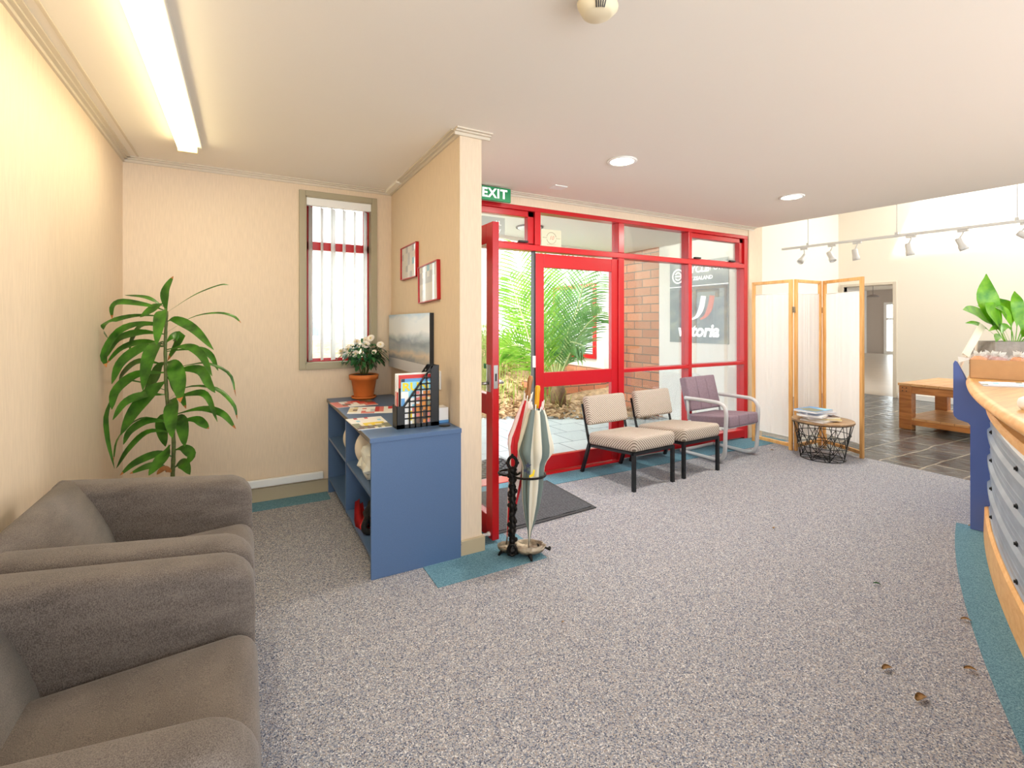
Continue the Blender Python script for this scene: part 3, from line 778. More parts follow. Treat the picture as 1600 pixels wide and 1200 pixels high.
# neighbouring wing with red window
wg = thing('building_wing', 'white building wing with a red framed window and brick base outside', 'building', (5.9, 8.2, 0))
bm = B(); box(bm, 5.6, 8.0, 6.77, 10.5, .5, 2.6); obj('wall', bm, 'outwhite', wg, True)
bm = B(); box(bm, 5.55, 8.02, 6.72, 10.5, 0, .5); obj('brick_base', bm, 'brickY', wg, True)
bm = B()
for y0, y1, z0, z1 in ((6.98, 7.05, .66, 2.05), (8.3, 8.37, .66, 2.05), (7.05, 8.3, 1.98, 2.05), (7.05, 8.3, .66, .73)): box(bm, 5.56, 5.62, y0, y1, z0, z1)
wf = obj('window', bm, 'red', wg, True)
bm = B(); box(bm, 5.59, 5.61, 7.05, 8.3, .73, 1.98); obj('pane', bm, 'winfar', wf, True)
bm = B()
for k in range(30): box(bm, 5.575, 5.588, 7.06, 8.29, .75 + k * .041, .765 + k * .041)
obj('blind', bm, 'outwhite', wg, True)
# low brick wall
bm = B(); bar(bm, (3.95, 6.75, .16), (5.55, 6.75, .16), .2, .44)
tag(obj('low_brick_wall', bm, 'brickX'), 'low orange brick garden wall outside beyond the palm', 'wall')
# house opposite the back window
nb = thing('neighbour_building', 'white neighbouring building seen through the blind slats', 'building', (2, 13, 0))
bm = B(); box(bm, -3, 6.5, 13, 16, 0, 6.5); obj('wall', bm, 'outwhite', nb, True)
for x, z, w, h in ((1.35, 2.9, .3, .25), (1.45, 1.0, .28, 1.2), (1.9, 1.3, .3, 1.1), (2.4, 4.4, .5, .5), (1.3, 4.3, .4, .35)):
    bm = B(); box(bm, x - w / 2, x + w / 2, 12.96, 13.02, z, z + h); obj('window', bm, 'winfar', nb, True)
for k in range(5):
    bm = B(); box(bm, .95, 1.35, 12.7, 13, .3 + k * .28, .37 + k * .28); obj('stair_step', bm, 'winfar', nb, True)
bm = B()
for k in range(22): box(bm, 2.75, 3.15, 12.95, 13, .5 + k * .13, .56 + k * .13)
obj('louvre', bm, 'papergrey', nb, True)
# poster on the outside wall
po = thing('poster', 'grey blue sponsor poster with white lettering on the white outside wall', 'poster', (5.07, 4.29, 1.06))
PX = 5.0698
bm = B(); box(bm, PX, PX + .01, 3.83, 4.745, 1.056, 2.11); obj('sheet', bm, 'poster', po, True)
def PT(y, z): return frameM((PX - .001, y, z), (0, -1, 0), (0, 0, 1))
bm = B(); box(bm, PX - .002, PX, 3.83, 4.745, 1.787, 1.797); obj('divider', bm, 'signlet', po, True)
text('lettering', 'CYCLE', .125, 'signlet', PT(4.30, 2.0), po, off=.003, shear=.1)
text('lettering', 'SPORT', .125, 'signlet', PT(4.0, 2.01), po, shear=.1, sx=.8)
text('lettering', 'NEW ZEALAND', .066, 'signlet', PT(4.29, 1.885), po, off=.002, shear=.1)
text('lettering', 'vittoria', .22, 'signlet', PT(4.29, 1.21), po, off=.008, shear=.25, sx=1.0)
bm = B(); tube(bm, [(PX - .001, 4.6 + .09 * math.cos(a * PI / 16), 1.935 + .09 * math.sin(a * PI / 16)) for a in range(32)], .011, 6, True)
tube(bm, [(PX - .001, 4.6 + .05 * math.cos(math.radians(a)), 1.935 + .05 * math.sin(math.radians(a))) for a in range(30, 331, 15)], .009, 6); tube(bm, [(PX - .001, 4.65, 1.935), (PX - .001, 4.56, 1.935)], .009, 6)
obj('emblem', bm, 'signlet', po, True)
for mat, dy in (('signlet', 0), ('pink', -.13)):
    bm = B(); L = catmull([(4.37 + dy, 1.36), (4.29 + dy, 1.40), (4.225 + dy, 1.5), (4.19 + dy, 1.65)], 10); Wd = [.005, .05, .07, .075]
    q = []
    for i, p in enumerate(L):
        w = .01 + .065 * min(1, i / 6)
        q.append((bm.verts.new((PX - .002, p.x + w * .5, p.y + .01)), bm.verts.new((PX - .002, p.x - w * .5, p.y - .01 + (.01 if i == 10 else 0)))))
    for a, b in zip(q, q[1:]): bm.faces.new((a[0], a[1], b[1], b[0]))
    obj('swoosh', bm, mat, po, True)
# outdoor grate mat
bm = B(); 
for i in range(16):
    for j in range(10):
        if (i + j) % 2: box(bm, 1.45 + i * .045, 1.48 + i * .045, 3.72 + j * .045, 3.755 + j * .045, -.006, .012)
box(bm, 1.43, 2.17, 3.7, 4.17, -.006, .004)
tag(obj('grid_mat', bm, 'matedge'), 'black perforated rubber mat outside the open door', 'mat')
# ================================================================== LEFT SIDE
# armchairs: local +x forward, origin on the floor below the chair centre
def armchair(label, loc):
    t = thing('armchair', label, 'armchair', loc, 0, 'tub armchairs along the left wall')
    def rise(b_):
        for v in b_.verts:
            if v.co.z > .3: v.co.z += (v.co.z - .3) / .39 * .115 * max(0, .25 - v.co.x)
    bm = B()                                                     # back rest, inner face sloping
    prof = [(-.27, .06), (-.275, .4), (-.275, .55), (-.272, .62), (-.265, .66), (-.25, .685), (-.23, .696), (-.205, .695), (-.18, .684), (-.16, .665), (-.14, .638), (-.115, .595), (-.09, .545), (-.07, .49), (-.055, .43), (-.05, .30), (-.05, .06)]
    prism(bm, [(x, z) for x, z in prof], -.30, .30, 'y'); rise(bm); obj('backrest', bm, 'sofa', t, smooth=True)
    for s in (-1, 1):
        bm = B(); n = 18
        # arm section (y,z) swept along x, front end rounded
        sec = []
        hw, top = .06, .69
        rc = .036; sec = [(-hw, .06), (-hw, .4)] + [(-hw + rc - rc * math.cos(a), top - rc + rc * math.sin(a)) for a in [PI / 2 * k / 6 for k in range(7)]] + [(0, top + .003)] + [(hw - rc + rc * math.sin(a), top - rc + rc * math.cos(a)) for a in [PI / 2 * k / 6 for k in range(7)]] + [(hw, .4), (hw, .06)]
        xs = [(-.268, .55), (-.262, .8), (-.245, 1), (.26, 1)] + [(.26 + .095 * math.sin(PI / 2 * k / 6), math.cos(PI / 2 * k / 6)) for k in range(1, 7)]
        rings = []
        for x, q in xs:
            rings.append([bm.verts.new((x, s * .3165 + y * (.62 + .38 * max(q, .0)), (z - .0) if z < .3 else z - .085 * (1 - q) )) for y, z in sec])
        for a, b in zip(rings, rings[1:]):
            for k in range(len(sec) - 1): bm.faces.new((a[k], b[k], b[k + 1], a[k + 1])).smooth = True
            bm.faces.new((a[-1], b[-1], b[0], a[0]))
        bm.faces.new(rings[0]); bm.faces.new(rings[-1][::-1]).smooth = False
        bmesh.ops.recalc_face_normals(bm, faces=bm.faces[:])
        rise(bm); arm = obj('arm', bm, 'sofa', t)
        bm = B(); tube(bm, [(x + .002 * 0, s * .3165 + s * .0605 * (.62 + .38 * q) , .652 - .085 * (1 - q)) for x, q in xs[1:]], .0025, 5)
        rise(bm); obj('seam', bm, 'sofa', arm)
    bm = B(); box(bm, -.2, .36, -.254, .254, .29, .515, .055, 5)
    for v in bm.verts:
        if v.co.z > .4:
            v.co.z += .03 * max(0, 1 - (v.co.y / .28) ** 2) * max(0, 1 - ((v.co.x - .12) / .33) ** 2) + .03 * (v.co.x + .2) / .58 - .02
    bmesh.ops.subdivide_edges(bm, edges=[e for e in bm.edges if e.calc_length() > .2], cuts=6, use_grid_fill=True)
    obj('seat_cushion', bm, 'sofa', t, smooth=True)
    bm = B(); box(bm, -.06, .325, -.254, .254, .06, .3, .01); obj('front_panel', bm, 'sofa', t)
    for x in (-.22, .28):
        for y in (-.3, .3):
            bm = B(); lathe(bm, [(0, 0), (.02, 0), (.025, .06), (0, .06)], 12, x, y); obj('foot', bm, 'black', t)
    return t
ac = armchair('brown-grey woven tub armchair in the foreground, its whole seat in view', (-.335, 1.182, 0))
dup(ac, (-.335, 1.95, 0), 0, 'brown-grey woven tub armchair between its twin and the tall leafy plant')

# tall dracaena in the corner
D0 = 2.72
dr = thing('potted_dracaena', 'tall green corn plant with drooping strap leaves in the corner behind the armchairs', 'plant', at_d(269, 742, D0) * 1)
base = at_d(269, 742, D0); dr.location = (base.x, base.y, 0); dr.matrix_basis = Matrix.Translation((base.x, base.y, 0))
def DZ_(px, py, off=0):
    d = D0 - off; p = at_d(150 + px / 3.6375, 420 + py / 3.6375, d)
    while p.x < -.69: d *= .99; p = at_d(150 + px / 3.6375, 420 + py / 3.6375, d)
    return p
bm = B(); st = [DZ_(*p) for p in ((436, 1165), (440, 960), (404, 740), (394, 450), (402, 240))]
P = catmull([Vector((base.x, base.y, .25))] + st, 40); tube(bm, P, [.011 - .004 * i / 40 + (.0012 if i % 2 else 0) for i in range(41)], 8); obj('stem', bm, 'stem', dr, True)
LV = [((402,260),(395,140),(440,42),28,0),((385,215),(290,165),(162,150),15,.02),((383,195),(330,225),(250,275),30,.03),((385,235),(300,208),(150,188),(95,215),(92,285),20,.05),
((390,270),(240,265),(110,292),(40,330),(72,400),19,.0),((415,240),(560,150),(700,95),(757,92),11,-.02),((405,360),(550,275),(690,252),(780,270),(825,308),11,.02),((405,300),(450,288),(560,345),(668,460),27,.08),
((395,250),(375,240),(362,320),(345,435),35,.16),((392,310),(250,312),(130,360),(50,480),(60,560),28,.08),((392,372),(260,362),(130,400),(55,510),26,.0),((395,330),(270,318),(210,395),(190,470),22,-.08),
((393,430),(280,415),(150,450),(55,545),22,-.04),((390,440),(270,450),(150,530),(90,655),36,.1),((385,420),(345,425),(300,520),(266,690),42,.2),((398,420),(440,388),(475,405),(405,525),36,-.08),
((400,460),(520,442),(600,490),(660,610),24,.1),((400,470),(560,455),(650,490),(695,580),19,-.02),((405,530),(440,545),(475,640),(480,760),44,.2),((395,545),(250,525),(160,590),(130,660),24,-.1),
((392,530),(370,560),(330,630),(270,720),45,-.06),((400,575),(540,545),(640,540),(760,600),(795,725),10,.0),((402,620),(500,572),(600,580),(640,650),(678,705),28,.06),((393,590),(240,600),(120,690),(90,800),34,.1),
((408,620),(440,650),(480,710),(512,795),24,.05),((395,640),(340,680),(230,800),(140,945),48,.1),((400,715),(280,718),(170,760),(95,860),28,.15),((412,745),(520,672),(680,682),(780,770),(803,855),12,.03),
((412,750),(540,710),(630,722),(690,870),20,.08),((415,760),(432,760),(430,850),(435,962),40,.22),((440,830),(600,795),(720,825),(795,910),20,.05),((440,850),(480,850),(498,920),(505,1010),35,.1),
((438,850),(385,850),(380,920),(395,1010),40,-.05),((440,870),(560,855),(610,880),(642,910),24,.02),((435,870),(300,865),(200,920),(155,1000),26,.06),((438,930),(300,925),(190,1020),(115,1135),20,.05),
((435,880),(260,850),(130,960),(98,1100),12,.0),((395,690),(180,640),(70,800),(65,950),(105,1135),15,.08),((420,1000),(380,1075),(300,1175),38,.15),((440,1070),(360,1050),(230,1100),(135,1175),24,.1),
((448,1030),(500,1020),(545,1060),(505,1120),28,.05),((448,1130),(480,1105),(510,1120),(535,1170),30,.1),((438,1140),(320,1118),(190,1165),20,.1),((440,1160),(390,1138),(345,1170),20,.08)]
cv = Vector((-sT, -cT, .0))
for i, L in enumerate(LV):
    pts, hw, off = L[:-2], L[-2], L[-1]; n = len(pts)
    W = [DZ_(x, y, off * (k / (n - 1)) * 1.0) for k, (x, y) in enumerate(pts)]
    hint = (cv * (.9 if hw > 15 else .35) + Vector((0, 0, .55))).normalized()
    bm = B(); blade(bm, W, hw * .00105 * 1.0, hint, 14, .22, lambda t: (.13 + .87 * (lambda q: q * q * (3 - 2 * q))(min(1, t / .55))) * max(.02, (1 - t ** 4.0)) ** .8, 0, 1 if i % 3 == 0 else None)
    obj('leaf', bm, ['darktip' if i == len(LV) - 1 else 'dark', 'darktip'], dr, True)
bm = B(); lathe(bm, [(0, 0), (.105, 0), (.14, .27), (.15, .27), (.15, .3), (.135, .3), (.13, .26), (0, .26)], 28, base.x, base.y); pt = obj('pot', bm, 'terra', dr, True)
bm = B(); lathe(bm, [(0, .255), (.128, .255), (.12, .272), (0, .278)], 24, base.x, base.y); obj('soil', bm, 'soil', dr, True)

# ------------------------------------------------------------------ blue shelf unit
cb = thing('shelf_unit', 'blue laminate open shelf unit against the cream partition', 'shelf', (.8, 3.24, 0))
X0, X1, Y0, Y1, T = .556, 1.05, 2.5, 3.975, .018
bm = B(); box(bm, X0 - .008, X1, Y0 - .01, Y1 + .004, .7, .725, .002); obj('top', bm, 'blue', cb, True)
bm = B(); box(bm, X0 - .0095, X0 - .0075, Y0 - .01, Y1 + .004, .701, .724); obj('edge_strip', bm, 'edge', cb, True)
for a in (Y0, Y1 - T): 
    bm = B(); box(bm, X0, X1, a, a + T, 0, .7, .001); obj('side_panel', bm, 'blue', cb, True)
bm = B(); box(bm, X0, X1 - .01, 3.21, 3.21 + T, .1, .7); obj('divider', bm, 'blue', cb, True)
for ya, yb in ((Y0 + T, 3.21), (3.21 + T, Y1 - T)):
    for z in (.1, .41):
        bm = B(); box(bm, X0 + .004, X1 - .01, ya, yb, z, z + T, .001); obj('shelf', bm, 'blue', cb, True)
bm = B(); box(bm, X1 - .01, X1 - .004, Y0 + T, Y1 - T, .1, .7); obj('back_panel', bm, 'blue', cb, True)
bm = B(); box(bm, X0 + .05, X0 + .066, Y0 + T, Y1 - T, 0, .1); obj('plinth', bm, 'blue', cb, True)
bm = B(); tube(bm, [(.99, 2.6, .726), (.99, 2.6, .7285)], .033, 24); obj('cable_cap', bm, 'black', cb, True)

# chrysanthemum
cp = Vector((.80, 3.845, .725))
cm = thing('potted_chrysanthemum', 'white chrysanthemum in a terracotta pot on the blue shelf unit', 'plant', cp)
bm = B(); lathe(bm, [(0, 0), (.078, 0), (.092, .01), (.094, .022), (.085, .022), (.08, .012), (0, .012)], 32); obj('saucer', bm, 'terra', cm)
bm = B(); lathe(bm, [(0, .013), (.07, .013), (.074, .03), (.094, .15), (.108, .152), (.112, .187), (.103, .19), (.1, .178), (0, .178)], 32); obj('pot', bm, 'terra', cm)
bm = B(); lathe(bm, [(0, .176), (.1, .176), (.09, .184), (0, .19)], 24); obj('soil', bm, 'soil', cm)
rr = random.Random(11); bm = B()
for k in range(14):
    a = rr.uniform(0, 6.28); r = rr.uniform(.05, .13); tube(bm, catmull([(.02 * math.cos(a), .02 * math.sin(a), .18), (r * .5 * math.cos(a), r * .5 * math.sin(a), .28), (r * math.cos(a), r * .75 * math.sin(a), rr.uniform(.33, .4))], 5), .003, 5)
obj('stem', bm, 'stem', cm)
bm = B()
for k in range(330):
    d = Vector((rr.gauss(0, 1), rr.gauss(0, 1), rr.gauss(.25, .9))).normalized(); q = rr.uniform(.45, 1)
    p = Vector((d.x * .17 * q, d.y * .125 * q, .34 + d.z * .105 * q)); 
    if p.z < .2: continue
    dv = (Vector((d.x, d.y, d.z * .3 - .15)) + Vector((rr.uniform(-.5, .5), rr.uniform(-.5, .5), rr.uniform(-.4, .3)))).normalized(); l = rr.uniform(.035, .06)
    blade(bm, [p, p + dv * l * .5, p + dv * l + Vector((0, 0, -.3 * l))], l * .3, (0, 0, 1), 4, .2, lambda t: math.sin(PI * min(1, .1 + .9 * t)) ** .6 * (.8 + .2 * math.cos(t * 18)))
obj('foliage', bm, 'mum', cm)
def flower(p, nrm, R):
    bm = B(); nrm = Vector(nrm).normalized(); q = nrm.to_track_quat('Z', 'Y').to_matrix()
    for ring, (tilt, L, cnt) in enumerate(((.15, R, 18), (.55, R * .85, 15), (1.0, R * .62, 11))):
        for k in range(cnt):
            a = 2 * PI * (k + .5 * ring) / cnt; dr_ = Vector((math.cos(a) * math.cos(tilt), math.sin(a) * math.cos(tilt), math.sin(tilt)))
            s = q @ (dr_ * L * .15); m = q @ (dr_ * L * .6 + Vector((0, 0, .12 * L))); e = q @ (dr_ * L)
            blade(bm, [p + s, p + m, p + e], R * .24, nrm, 3, .15)
    ball(bm, p + nrm * R * .18, R * .3, seg=8, mi=1)
    obj('flower', bm, ['petal', 'petalc'], cm)
u = Vector((cT, -sT, 0)); w = Vector((-sT, -cT, 0))
for px, py, off, R in ((546, 548, .1, .03), (559, 554.5, .13, .026), (571, 541, .06, .029), (577, 531, .02, .027), (593, 541, .04, .025), (555, 536, .02, .022), (531, 552, .03, .022), (585, 552, .08, .018), (566, 533, -.02, .02)):
    p = u * ((px - 565) * .0049) + w * off * .8 + Vector((0, 0, .19 + (585 - py) * .0049 + .012)); flower(p, w + Vector((rr.uniform(-.4, .4), 0, .7)), R * 1.25)

# printed sheets lying on the unit
def sheet(name, label, cat, corners, rows, mats, h=.002, group=None, z=.725):
    """corners: TL TR BR BL seen from the reader; rows: strings of palette keys"""
    c = [Vector((a[0], a[1], 0)) for a in corners]; ctr = sum(c, Vector()) / 4
    t = thing(name, label, cat, (ctr.x, ctr.y, z), 0, group); bm = B()
    c = [v - ctr for v in c]; nr = len(rows); nc = len(rows[0])
    def Q(i, j, zz): 
        a = c[0].lerp(c[1], j / nc); b = c[3].lerp(c[2], j / nc); p = a.lerp(b, i / nr); return Vector((p.x, p.y, zz))
    G = [[bm.verts.new(Q(i, j, h)) for j in range(nc + 1)] for i in range(nr + 1)]
    for i in range(nr):
        for j in range(nc):
            f = bm.faces.new((G[i][j], G[i + 1][j], G[i + 1][j + 1], G[i][j + 1])); f.material_index = mats.index(rows[i][j])
    lo = [bm.verts.new((v.x, v.y, 0)) for v in c]
    bm.faces.new(lo)
    for a, b, ia, ib in ((0, 1, (0, 0), (0, nc)), (1, 2, (0, nc), (nr, nc)), (2, 3, (nr, nc), (nr, 0)), (3, 0, (nr, 0), (0, 0))):
        bm.faces.new((G[ia[0]][ia[1]], G[ib[0]][ib[1]], lo[b], lo[a])).material_index = 0
    bmesh.ops.recalc_face_normals(bm, faces=bm.faces[:])
    return obj('printed_sheet', bm, [PAL[m] for m in mats], t), t
PAL = dict(w='paperw', g='papergrey', p='pink', r='printred', b='printblue', c='printcyan', y='printyel', e='printcream', o='printolive', n='printnavy', k='blackfab', a='printorange', m='printbrown')
sheet('leaflet', 'pink and red leaflet on the blue unit beside the terracotta pot', 'leaflet', ((.533, 3.739), (.828, 3.762), (.832, 3.511), (.545, 3.501)), ['ppwwprrmmo', 'ppwppwrrmm', 'ppmmwwpprr', 'pppwwwwppp'], 'wprmo', group='leaflets on the blue shelf unit')
sheet('leaflet', 'white and red leaflet in the middle of the three on the blue unit', 'leaflet', ((.631, 3.48), (.899, 3.383), (.835, 3.141), (.567, 3.238)), ['wewwwwrpwr', 'eewpwwrpwr', 'emwwwgrpww', 'eewpwgrpww', 'wwwpppwwww'], 'wemrpg', group='leaflets on the blue shelf unit')
sheet('magazine', 'cream landscape-cover magazine on the blue unit by the black magazine rack', 'magazine', ((.526, 3.049), (.737, 3.047), (.722, 2.715), (.535, 2.713)), ['wwrwwrwwww', 'wwwwwwwwww', 'wwcwwwwwcw', 'wwwwwwwwww', 'oowyyyyyyw', 'ooeyeyeeoo', 'ommmomoooo', 'mmommeoeoo'], 'wrcoyem', .004, 'leaflets on the blue shelf unit')

# black magazine rack with magazines
rk = thing('magazine_rack', 'black plastic grid magazine rack holding magazines on the blue unit', 'magazine rack', (.85, 2.68, .725))
RX0, RX1, RY0, RY1, RZ = .725, .97, 2.635, 2.72, .725
def rz_(x): return .125 if x < .77 else (.125 + (x - .77) / (.925 - .77) * .215 if x < .925 else .34)
bm = B()
for y in (RY0, RY1 - .003):
    prism(bm, [(RX0, RZ + .0), (RX0 + .045, RZ), (RX0 + .045, RZ + .125), (RX0, RZ + .125)], y, y + .003, 'y')
    prism(bm, [(RX1 - .05, RZ), (RX1, RZ), (RX1, RZ + .345), (RX1 - .045, RZ + .345), (RX1 - .05, RZ + .33)], y, y + .003, 'y')
    bar(bm, (RX0 + .04, y + .0015, RZ + .122), (RX1 - .04, y + .0015, RZ + .342), .003, .011)
    prism(bm, [(RX0, RZ), (RX1, RZ), (RX1, RZ + .022), (RX0, RZ + .022)], y, y + .003, 'y')
    for k in range(1, 5):
        x = RX0 + .04 + k * .033; box(bm, x - .0042, x + .0042, y, y + .003, RZ, RZ + rz_(x))
    for k in range(1, 10):
        z = RZ + .022 + k * .0315
        xs = RX0 + .045 if z < RZ + .125 else RX0 + .04 + (z - RZ - .122) / .22 * .165
        if xs < RX1 - .05: box(bm, xs, RX1 - .045, y, y + .003, z - .004, z + .004)
box(bm, RX0, RX0 + .003, RY0, RY1, RZ, RZ + .125); box(bm, RX1 - .003, RX1, RY0, RY1, RZ, RZ + .345); box(bm, RX0, RX1, RY0, RY1, RZ, RZ + .003)
obj('rack_body', bm, 'black', rk, True)
def upright(label, y, x0, x1, z1, th, rows, keys):
    t = thing('magazine', label, 'magazine', ((x0 + x1) / 2, y, RZ + .004), 0, 'magazines in the black rack'); bm = B()
    nr, nc = len(rows), len(rows[0]); z0 = RZ + .004
    G = [[bm.verts.new((x0 + (x1 - x0) * j / nc, y, z1 - (z1 - z0) * i / nr)) for j in range(nc + 1)] for i in range(nr + 1)]
    for i in range(nr):
        for j in range(nc): bm.faces.new((G[i][j], G[i + 1][j], G[i + 1][j + 1], G[i][j + 1])).material_index = keys.index(rows[i][j])
    obj('cover', bm, [PAL[k] for k in keys], t, True)
    bm = B(); box(bm, x0, x1, y + .0003, y + th, z0, z1 - .0005); obj('pages', bm, 'paperw', t, True)
    return t
m1 = upright('front magazine in the black rack with a big yellow title on blue', 2.645, .752, .962, 1.0, .008,
    ['nbbbbbbbbb', 'cccccccccc', 'ccccccccce', 'ccccccccce', 'wwccpwaawe', 'wwccwppaaw', 'bwwwpaaeaw', 'bwwwwaaoww', 'bwwcaaaoay', 'bwwpamaaay', 'wwypaamaay', 'wwywpampyy', 'wwyemmmaec', 'wwwemmapcc', 'wwgmmwpccc'], 'wnbcpaeoymg')
text('lettering', 'RUN', .062, 'printyel', frameM((.835, 2.6445, .952), (1, 0, 0), (0, 0, 1)), m1, off=.002, sx=1.2)
m2 = upright('dark magazine with red top band second in the black rack', 2.659, .742, .962, 1.02, .008, ['rrrrrrrr', 'rrrrrrrr', 'kwkwwkwm', 'kmwkwkwm', 'kkkmkkkk', 'kwkkkkkk', 'kkkkkkkk', 'kkkkkkkk'] , 'rkwm')
m3 = upright('white spined magazine third in the black rack', 2.673, .736, .96, 1.022, .01, ['ww', 'rw', 'ww'], 'wr')
m4 = upright('pale pink edged magazine at the back of the black rack', 2.689, .732, .96, 1.026, .012, ['ww', 'pw', 'ww'], 'wp')
# small white box behind the rack
bx_ = thing('small_box', 'small white carton with blue base behind the magazine rack', 'box', (1.015, 2.72, .725))
bm = B(); box(bm, .982, 1.045, 2.68, 2.77, .727, .815, .002); obj('carton', bm, 'paperw', bx_, True)
bm = B(); box(bm, .981, 1.046, 2.679, 2.771, .725, .742, .001); obj('blue_band', bm, 'printblue', bx_, True)
# plates and bags on the shelves
def disc(label, c, r, rzv, mat='offwhite'):
    t = thing('round_plate', label, 'plate', (c[0], c[1], c[2] - r), 0); bm = B()
    lathe(bm, [(0, 0), (r * .7, 0), (r, .012), (r, .018), (r * .7, .007), (0, .007)], 36)
    bm.transform(Matrix.Translation(c) @ Matrix.Rotation(rzv, 4, 'Z') @ Matrix.Rotation(PI / 2, 4, 'Y')); obj('plate', bm, mat, t, True)
disc('white round plate standing against the shelf divider in the farther bay', (.665, 3.288, .546), .117, PI / 2 - .38)
disc('cream round board standing behind the crumpled bag on the shelf', (.69, 2.95, .558), .128, PI / 2 - .25)
cbg = thing('plastic_bag', 'crumpled white plastic bag on the middle shelf of the blue unit', 'bag', (.66, 2.77, .428))
bm = B(); ball(bm, (0, 0, 0), 1, seg=28)
for v in bm.verts:
    d = v.co.copy(); n1 = noise.noise(d * 2.2) * .3 + abs(noise.noise(d * 4)) * .4 + noise.noise(d * 9) * .09
    v.co = Vector((.665 + d.x * .09 * (1 + n1), 2.77 + d.y * .13 * (1 + n1), max(.429, .53 + d.z * .105 * (1 + n1))))
obj('crumpled_film', bm, 'bagw', cbg, True, smooth=False)
bm = B(); box(bm, .63, .75, 2.53, 2.58, .43, .53, .004); obj('wrapper', bm, 'printcream', cbg, True)
rb = thing('red_black_bag', 'red and black folded cloth bag on the bottom shelf of the blue unit', 'bag', (.66, 2.88, .118))
def up_(b_): b_.transform(Matrix.Translation((.005, .2, 0)))
bm = B(); ball(bm, (.67, 2.66, .2), .082, (1, 1, .98), 20, 0, .35); up_(bm); obj('black_cloth', bm, 'blackfab', rb, True)
bm = B()
for pts in ([(.585, 2.81, .24), (.575, 2.72, .15), (.6, 2.65, .16), (.62, 2.62, .22)], [(.60, 2.79, .225), (.60, 2.72, .135), (.62, 2.64, .14), (.66, 2.58, .2)]):
    blade(bm, [Vector(p) for p in pts], .04, (-1, -.3, .4), 8, .15, lambda t: .6 + .4 * math.sin(PI * t))
bmesh.ops.solidify(bm, geom=bm.faces[:], thickness=.004)
up_(bm); obj('red_lining', bm, 'redblk', rb, True)
bm = B(); tube(bm, catmull([(.6, 2.60, .21), (.575, 2.585, .16), (.6, 2.57, .135), (.68, 2.57, .14)], 10), .018, 8)
up_(bm); obj('strap', bm, 'blackfab', rb, True)
bm = B(); tube(bm, catmull([(.588, 2.615, .2), (.562, 2.6, .16), (.58, 2.59, .135)], 8), .008, 6); up_(bm); obj('piping', bm, 'redblk', rb, True)

# ------------------------------------------------------------------ things on the partition
cvs = thing('canvas_picture', 'wide misty lake picture with white lower margin on the partition wall', 'picture', (1.04, 3.46, .957))
bm = B(); box(bm, 1.027, 1.0545, 2.96, 3.965, .957, 1.377); obj('backing', bm, 'black', cvs, True)
bm = B(); box(bm, 1.0255, 1.0268, 2.962, 3.965, 1.035, 1.377); bm.transform(Matrix.Translation((0, 0, -.957))); o = obj('print', bm, 'art', cvs); o.matrix_basis = Matrix.Translation((-1.04, -3.46, 0))
bm = B(); box(bm, 1.0255, 1.0268, 2.962, 3.965, .958, 1.035); obj('margin', bm, 'papergrey', cvs, True)
for i, (yc, zc, W, H, rot, label, rows, keys) in enumerate(((3.46, 1.758, .385, .245, .0, 'red-framed certificate, the upper one nearer the window corner', ['wwgwwgw', 'gwwgwww', 'wwwgwcw', 'wwgwwww', 'wwwwgww'], 'wgc'),
        (3.03, 1.575, .385, .25, -.035, 'red-framed certificate, the lower one nearer the partition end', ['wgwcwgw', 'gwgwggw', 'gggggww', 'wwwwwww', 'wgwwwww', 'wgwwwww'], 'wgc'))):
    t = thing('picture_frame', label, 'picture', (1.053, yc, zc), 0, 'red framed certificates on the partition')
    R = Matrix.Translation((1.053, yc, zc)) @ Matrix.Rotation(rot, 4, 'X')
    bm = B(); b = .012
    for a in ((-W / 2, -W / 2 + b, -H / 2, H / 2), (W / 2 - b, W / 2, -H / 2, H / 2), (-W / 2, W / 2, -H / 2, -H / 2 + b * .6), (-W / 2, W / 2, H / 2 - b * .6, H / 2)): box(bm, -.022, .0015, a[0], a[1], a[2], a[3], .002)
    bm.transform(R); obj('frame', bm, 'red', t, True)
    bm = B(); nr, nc = len(rows), len(rows[0])
    G = [[bm.verts.new((-.012, W / 2 - b - (W - 2 * b) * j / nc, H / 2 - b * .6 - (H - 1.2 * b) * q / nr)) for j in range(nc + 1)] for q in range(nr + 1)]
    for q in range(nr):
        for j in range(nc): bm.faces.new((G[q][j], G[q + 1][j], G[q + 1][j + 1], G[q][j + 1])).material_index = keys.index(rows[q][j])
    bm.transform(R); obj('certificate', bm, [PAL[k] for k in keys], t, True)
    bm = B(); box(bm, -.016, -.0145, -W / 2 + b, W / 2 - b, -H / 2 + b * .6, H / 2 - b * .6); bm.transform(R); obj('glass', bm, 'picglass', t, True)
sw = thing('light_switch', 'white switch plate on the partition beside the magazine rack', 'switch', (1.055, 2.865, .9))
bm = B(); box(bm, 1.043, 1.0549, 2.825, 2.905, .9, 1.015, .003); obj('plate', bm, 'whitepl', sw, True)
bm = B(); box(bm, 1.039, 1.043, 2.85, 2.88, .94, .975, .002); obj('rocker', bm, 'white', sw, True)
